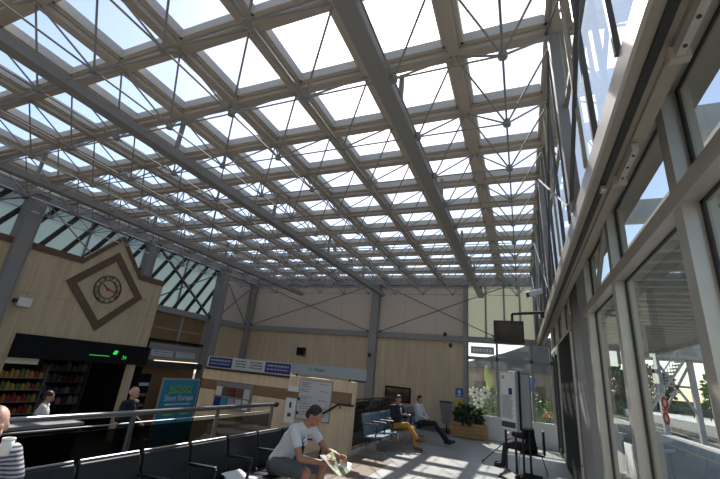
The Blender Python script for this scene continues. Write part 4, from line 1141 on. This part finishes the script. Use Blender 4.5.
def sitJ(lean=.2, knee=(.45, .16), foot=(.42, .16), hz=.50, look=(1, 0, -.1)):
    pel = V((0, 0, hz)); up_ = V((math.sin(lean), 0, math.cos(lean)))
    che = pel + up_ * .34; nek = pel + up_ * .55
    J = dict(pelvis=pel, chest=che, neck=nek, head=nek + V((.04 + .08 * lean, 0, .13)), hfwd=look, hup=(.15, 0, 1))
    for q, sg in (('L', 1), ('R', -1)):
        J['sh' + q] = pel + up_ * .49 + V((.0, sg * .185, 0))
        J['hp' + q] = pel + V((.04, sg * .09, -.01))
        J['kn' + q] = V((knee[0], sg * knee[1], .50)); J['an' + q] = V((foot[0], sg * foot[1], .075)); J['to' + q] = J['an' + q] + V((.15, sg * .03, -.035))
        J['el' + q] = J['sh' + q] + V((.12, sg * .05, -.26)); J['wr' + q] = J['el' + q] + V((.24, -sg * .06, .02))
    return J

# reader in the foreground, elbows on thighs
J = dict(pelvis=(0, 0, .53), chest=(.16, 0, .80), neck=(.31, 0, .975), head=(.405, 0, 1.085), hfwd=(.78, 0, -.58), hup=(.58, 0, .78),
         shL=(.26, .19, .93), shR=(.26, -.19, .93), elL=(.52, .22, .70), elR=(.42, -.25, .66), wrL=(.76, .12, .68), wrR=(.66, -.12, .64),
         hpL=(.04, .10, .52), hpR=(.04, -.10, .52), knL=(.50, .17, .53), knR=(.48, -.17, .52), anL=(.46, .17, .085), anR=(.40, -.19, .085),
         toL=(.62, .20, .045), toR=(.56, -.22, .045),
         hdL=(.8, -.25, .0), hnL=(.1, -.6, -.5), htL=(0, -.5, .8), cuL=.9, hdR=(.85, .25, .05), hnR=(0, .6, -.4), htR=(0, .4, .9), cuR=.9)
SC = 1.10
for k_ in list(J):
    if k_[:2] in ('pe', 'ch', 'ne', 'sh', 'el', 'wr', 'hp', 'kn', 'an', 'to') or k_ == 'head': J[k_] = tuple(q * SC for q in J[k_])
rd, P, R3 = person('person', 'man in pale grey T-shirt and dark shorts leaning over an open magazine', (-3.06, 4.98, 0), 0, J, 'skintan', .0085, 'hair', 'tshirt', 'short', 'shorts', 'short', 'black', 'short', s=1.08)
MB().ell((.40, -.10, .90), (.035, .05, .06)).build('chest_print', 'tprint', rd, 'local', smooth=True)
# magazine
mg = MB(); n = 8
def mp(a, b):   # a across (-1..1) , b along
    return (.82 + .14 * b + .02 * abs(a), .0 + a * .22, .665 + .04 * abs(a) ** .6 - .09 * b)
for i in range(-n, n):
    for q in range(4):
        mg.quad(mp(i / n, q / 2 - 1), mp((i + 1) / n, q / 2 - 1), mp((i + 1) / n, (q + 1) / 2 - 1), mp(i / n, (q + 1) / 2 - 1))
mo = mg.build('magazine', 'mag', None, 'local'); mo.location = (-3.06, 4.98, 0)
mo.modifiers.new('s', 'SOLIDIFY').thickness = .004
tag(mo, 'open colour magazine held by the man in the grey T-shirt', 'magazine')
pw = MB().quad((.86, .02, .68), (1.00, .02, .66), (1.00, .14, .70), (.86, .14, .72)).build('paper_sheet', 'paper', None, 'local'); pw.location = (-3.06, 4.98, 0); pw.modifiers.new('s', 'SOLIDIFY').thickness = .003
tag(pw, 'small bright white sheet at the edge of the open magazine', 'paper')

# striped man at left edge with cup
J = sitJ(.05, look=(.9, -.35, -.15))
J['hup'] = (.1, 0, 1)
J.update(elR=(.22, -.27, .73), wrR=(.27, -.12, .94), hdR=(.1, .6, .6), hnR=(-.2, .5, -.2), htR=(-.5, 0, .8), cuR=1.0,
         elL=(.16, .25, .72), wrL=(.38, .13, .60), hdL=(.8, -.2, -.2), cuL=.6)
sm1, P, R3 = person('person', 'bald man in a striped shirt raising a paper cup at the left edge', (-3.30, 1.66, .07), 0, J, 'skinpale', .0085, 'hairgrey', 'stripe', 'short', 'charcoal', 'long', 'black', 'fringe')
cup = thing('paper_cup', 'white paper cup in the hand of the man in the striped shirt', 'cup', (-3.02, 1.67, 1.11))
def lathe(mb, c, prof, n=20):
    vs = []; fs = []
    for rr, zz in prof:
        for k in range(n):
            t = 2 * PI * k / n; vs.append((c[0] + rr * math.cos(t), c[1] + rr * math.sin(t), c[2] + zz))
    for i in range(len(prof) - 1):
        for k in range(n): fs.append((i * n + k, i * n + (k + 1) % n, (i + 1) * n + (k + 1) % n, (i + 1) * n + k))
    return mb.add(vs, fs)
lathe(MB(), (-3.02, 1.67, 1.11), [(0, 0), (.024, 0), (.034, .09), (.031, .09), (.022, .01), (0, .01)]).build('cup_body', 'paper', cup, smooth=True)
lathe(MB(), (-3.02, 1.67, 1.11), [(.034, .085), (.037, .092), (.035, .097), (.031, .094)]).build('rim', 'white', cup, smooth=True)

# man in mustard trousers
J = sitJ(.02, look=(.7, -.5, -.5))
J.update(hup=(.4, 0, 1), anL=(.70, .06, .09), toL=(.83, .10, .05), knL=(.50, .12, .50), knR=(.48, -.08, .60), anR=(.84, -.04, .30), toR=(.98, -.02, .30),
         elR=(.10, -.26, .74), wrR=(.32, -.12, .82), elL=(.10, .26, .74), wrL=(.32, .12, .80), hdR=(.7, .3, .4), hdL=(.7, -.3, .4))
mm_, P, R3 = person('person', 'man in a dark jacket and mustard trousers with crossed legs on the far seats', (-3.33, 11.25, 0), math.radians(-25), J, 'skin', .012, 'hair', 'navy', 'long', 'mustard', 'long', 'brownlea', 'short', s=1.0)
MB().ell(P(.075, 0, .004), (.02, .06, .012), R3).build('glasses', 'black', mm_, 'local')
MB().prism([(-.035, 0), (.035, 0), (0, -.18)][::-1], (.145, 0, .98), (0, 1, 0), (-.25, 0, 1), (1, 0, 0), .02).build('shirt_front', 'shirtwh', mm_, 'local')
ph = tag(MB().box((-.006, -.035, 0), (.006, .035, .14)).build('mobile_phone', 'black', None, 'local', bevel=.004), 'black phone held by the man in mustard trousers', 'phone')
ph.location = (-3.33 + .40 * math.cos(-.44), 11.25 + .40 * math.sin(-.44), .84)

# person in white top beyond
J = sitJ(-.08, look=(.9, -.3, -.3))
J.update(anL=(.86, .05, .10), toL=(.98, .06, .14), anR=(.98, -.02, .10), toR=(1.10, 0, .14), knL=(.48, .08, .54), knR=(.50, -.06, .56), elR=(.08, -.25, .72), wrR=(.28, -.08, .66), elL=(.08, .25, .72), wrL=(.28, .08, .66))
wp, P, R3 = person('person', 'person in a white top and dark trousers with legs stretched out on the far seats', (-3.05, 12.9, 0), math.radians(-10), J, 'skin', .012, 'hair', 'shirtwh', 'long', 'navy', 'long', 'black', 'short', s=.98)

# elder at right, facing left, with stick
J = sitJ(.1, look=(1, .1, -.1), knee=(.56, .10), foot=(.64, .08))
el, P, R3 = person('person', 'elderly white-haired person in dark clothes sitting behind the poster board with a stick', (.12, 11.0, 0), PI, J, 'skinpale', .012, 'hairgrey', 'navy', 'long', 'charcoal', 'long', 'black', 'short')
sk = thing('walking_stick', 'thin dark walking stick slanting to the floor by the elderly person', 'walking stick', (-.6, 11, 0))
MB().tube((-1.0, 11.1, .03), (-.38, 10.95, .62), .012, 8).build('shaft', 'black', sk)
MB().ell((-1.0, 11.1, .03), (.03, .03, .025)).build('rubber_tip', 'black', sk)
MB().tube((-.38, 10.95, .62), (-.28, 10.9, .66), .014, 8).build('handle', 'brown', sk)
# chair for the elder
ch = thing('waiting_chair', 'dark chair with thin metal legs under the elderly person', 'chair', (.12, 11.0, 0))
MB().box((-.12, 10.76, .36), (.40, 11.24, .40)).build('seat', 'leather', ch, bevel=.015)
MB().box((.37, 10.76, .40), (.42, 11.24, .90)).build('backrest', 'leather', ch, bevel=.015)
for x in (-.12, .32):
    for y in (10.8, 11.2): MB().tube((x, y, .40), (x + (.12 if x > 0 else -.06), y, 0), .012, 6).build('leg', 'chrome', ch)

# customer and shop worker on the lower concourse
def standJ(look=(1, 0, -.1), hz=.93):
    J = dict(pelvis=(0, 0, hz), chest=(.0, 0, hz + .34), neck=(0, 0, hz + .55), head=(.03, 0, hz + .68), hfwd=look, hup=(0, 0, 1))
    for q, sg in (('L', 1), ('R', -1)):
        J['sh' + q] = V((0, sg * .19, hz + .48)); J['hp' + q] = V((0, sg * .09, hz - .02)); J['kn' + q] = V((.02, sg * .10, .50)); J['an' + q] = V((-.02, sg * .11, .08)); J['to' + q] = V((.13, sg * .14, .045))
        J['el' + q] = V((-.02, sg * .26, hz + .20)); J['wr' + q] = V((.2, sg * .2, hz + .12))
    return J
J = standJ((1, 0, -.35)); J['wrR'] = V((.22, -.1, 1.2)); J['hdR'] = (.4, .3, .8)
for k_ in list(J):
    if isinstance(J[k_], (V, tuple)) and k_[:2] not in ('hf', 'hu', 'hd'): J[k_] = tuple(q * 1.14 for q in J[k_])
person('person', 'bald man in a dark navy top standing at the shop opening', (-8.7, 7.1, LOW), math.radians(20), J, 'skinpale', .014, 'hairgrey', 'navy', 'long', 'charcoal', 'long', 'black', 'fringe', s=1.15)
J = standJ((1, 0, -.3)); 
person('person', 'dark-haired shop worker in a white top behind the counter', (-10.1, 6.05, LOW), math.radians(50), J, 'skin', .014, 'hair', 'shirtwh', 'short', 'charcoal', 'long', 'black', 'short', s=1.08)

# cleanup helper property
for o in bpy.data.objects:
    for k in ('_local', '_P'):
        if k in o.keys(): del o[k]

# ------------------------------------------------------------------ world, sun, camera
w = bpy.data.worlds.new('World'); bpy.context.scene.world = w; w.use_nodes = True
nt = w.node_tree; bg = nt.nodes['Background']
sky = nt.nodes.new('ShaderNodeTexSky'); sky.sky_type = 'NISHITA'; sky.sun_disc = False
SUN = V((-.24, .60, .76)).normalized()
sky.sun_elevation = math.asin(SUN.z); sky.sun_rotation = math.atan2(SUN.x, SUN.y)
sky.air_density = 1.0; sky.dust_density = .9; sky.ozone_density = 1.6
vm = nt.nodes.new('ShaderNodeVectorMath'); vm.operation = 'MULTIPLY'; vm.inputs[1].default_value = (1.07, 1.0, .93)
nt.links.new(sky.outputs[0], vm.inputs[0]); nt.links.new(vm.outputs[0], bg.inputs['Color']); bg.inputs['Strength'].default_value = .24
sn = bpy.data.lights.new('sun', 'SUN'); sn.energy = 7.0; sn.angle = math.radians(.6); sn.color = (1, .95, .86)
so = bpy.data.objects.new('sun', sn); C.objects.link(so); so.rotation_euler = SUN.to_track_quat('Z', 'Y').to_euler(); so.location = (0, 0, 30)

yaw, pitch, roll, F = math.radians(-23.8302344), math.radians(19.33968711), math.radians(5.6351354), 377.9476
f = V((math.sin(yaw) * math.cos(pitch), math.cos(yaw) * math.cos(pitch), math.sin(pitch)))
r0 = V((math.cos(yaw), -math.sin(yaw), 0)); u0 = r0.cross(f)
r = r0 * math.cos(roll) + u0 * math.sin(roll); u = r.cross(f)
cam = bpy.data.cameras.new('camera'); cam.sensor_width = 36; cam.lens = F / 720 * 36; cam.clip_start = .05; cam.clip_end = 500
co = bpy.data.objects.new('camera', cam); C.objects.link(co)
mt = Matrix((r, u, -f)).transposed().to_4x4(); mt.translation = V((0, 0, 1.8)); co.matrix_world = mt
sc = bpy.context.scene; sc.camera = co
sc.view_settings.view_transform = 'Standard'; sc.view_settings.look = 'None'; sc.view_settings.exposure = 0.22
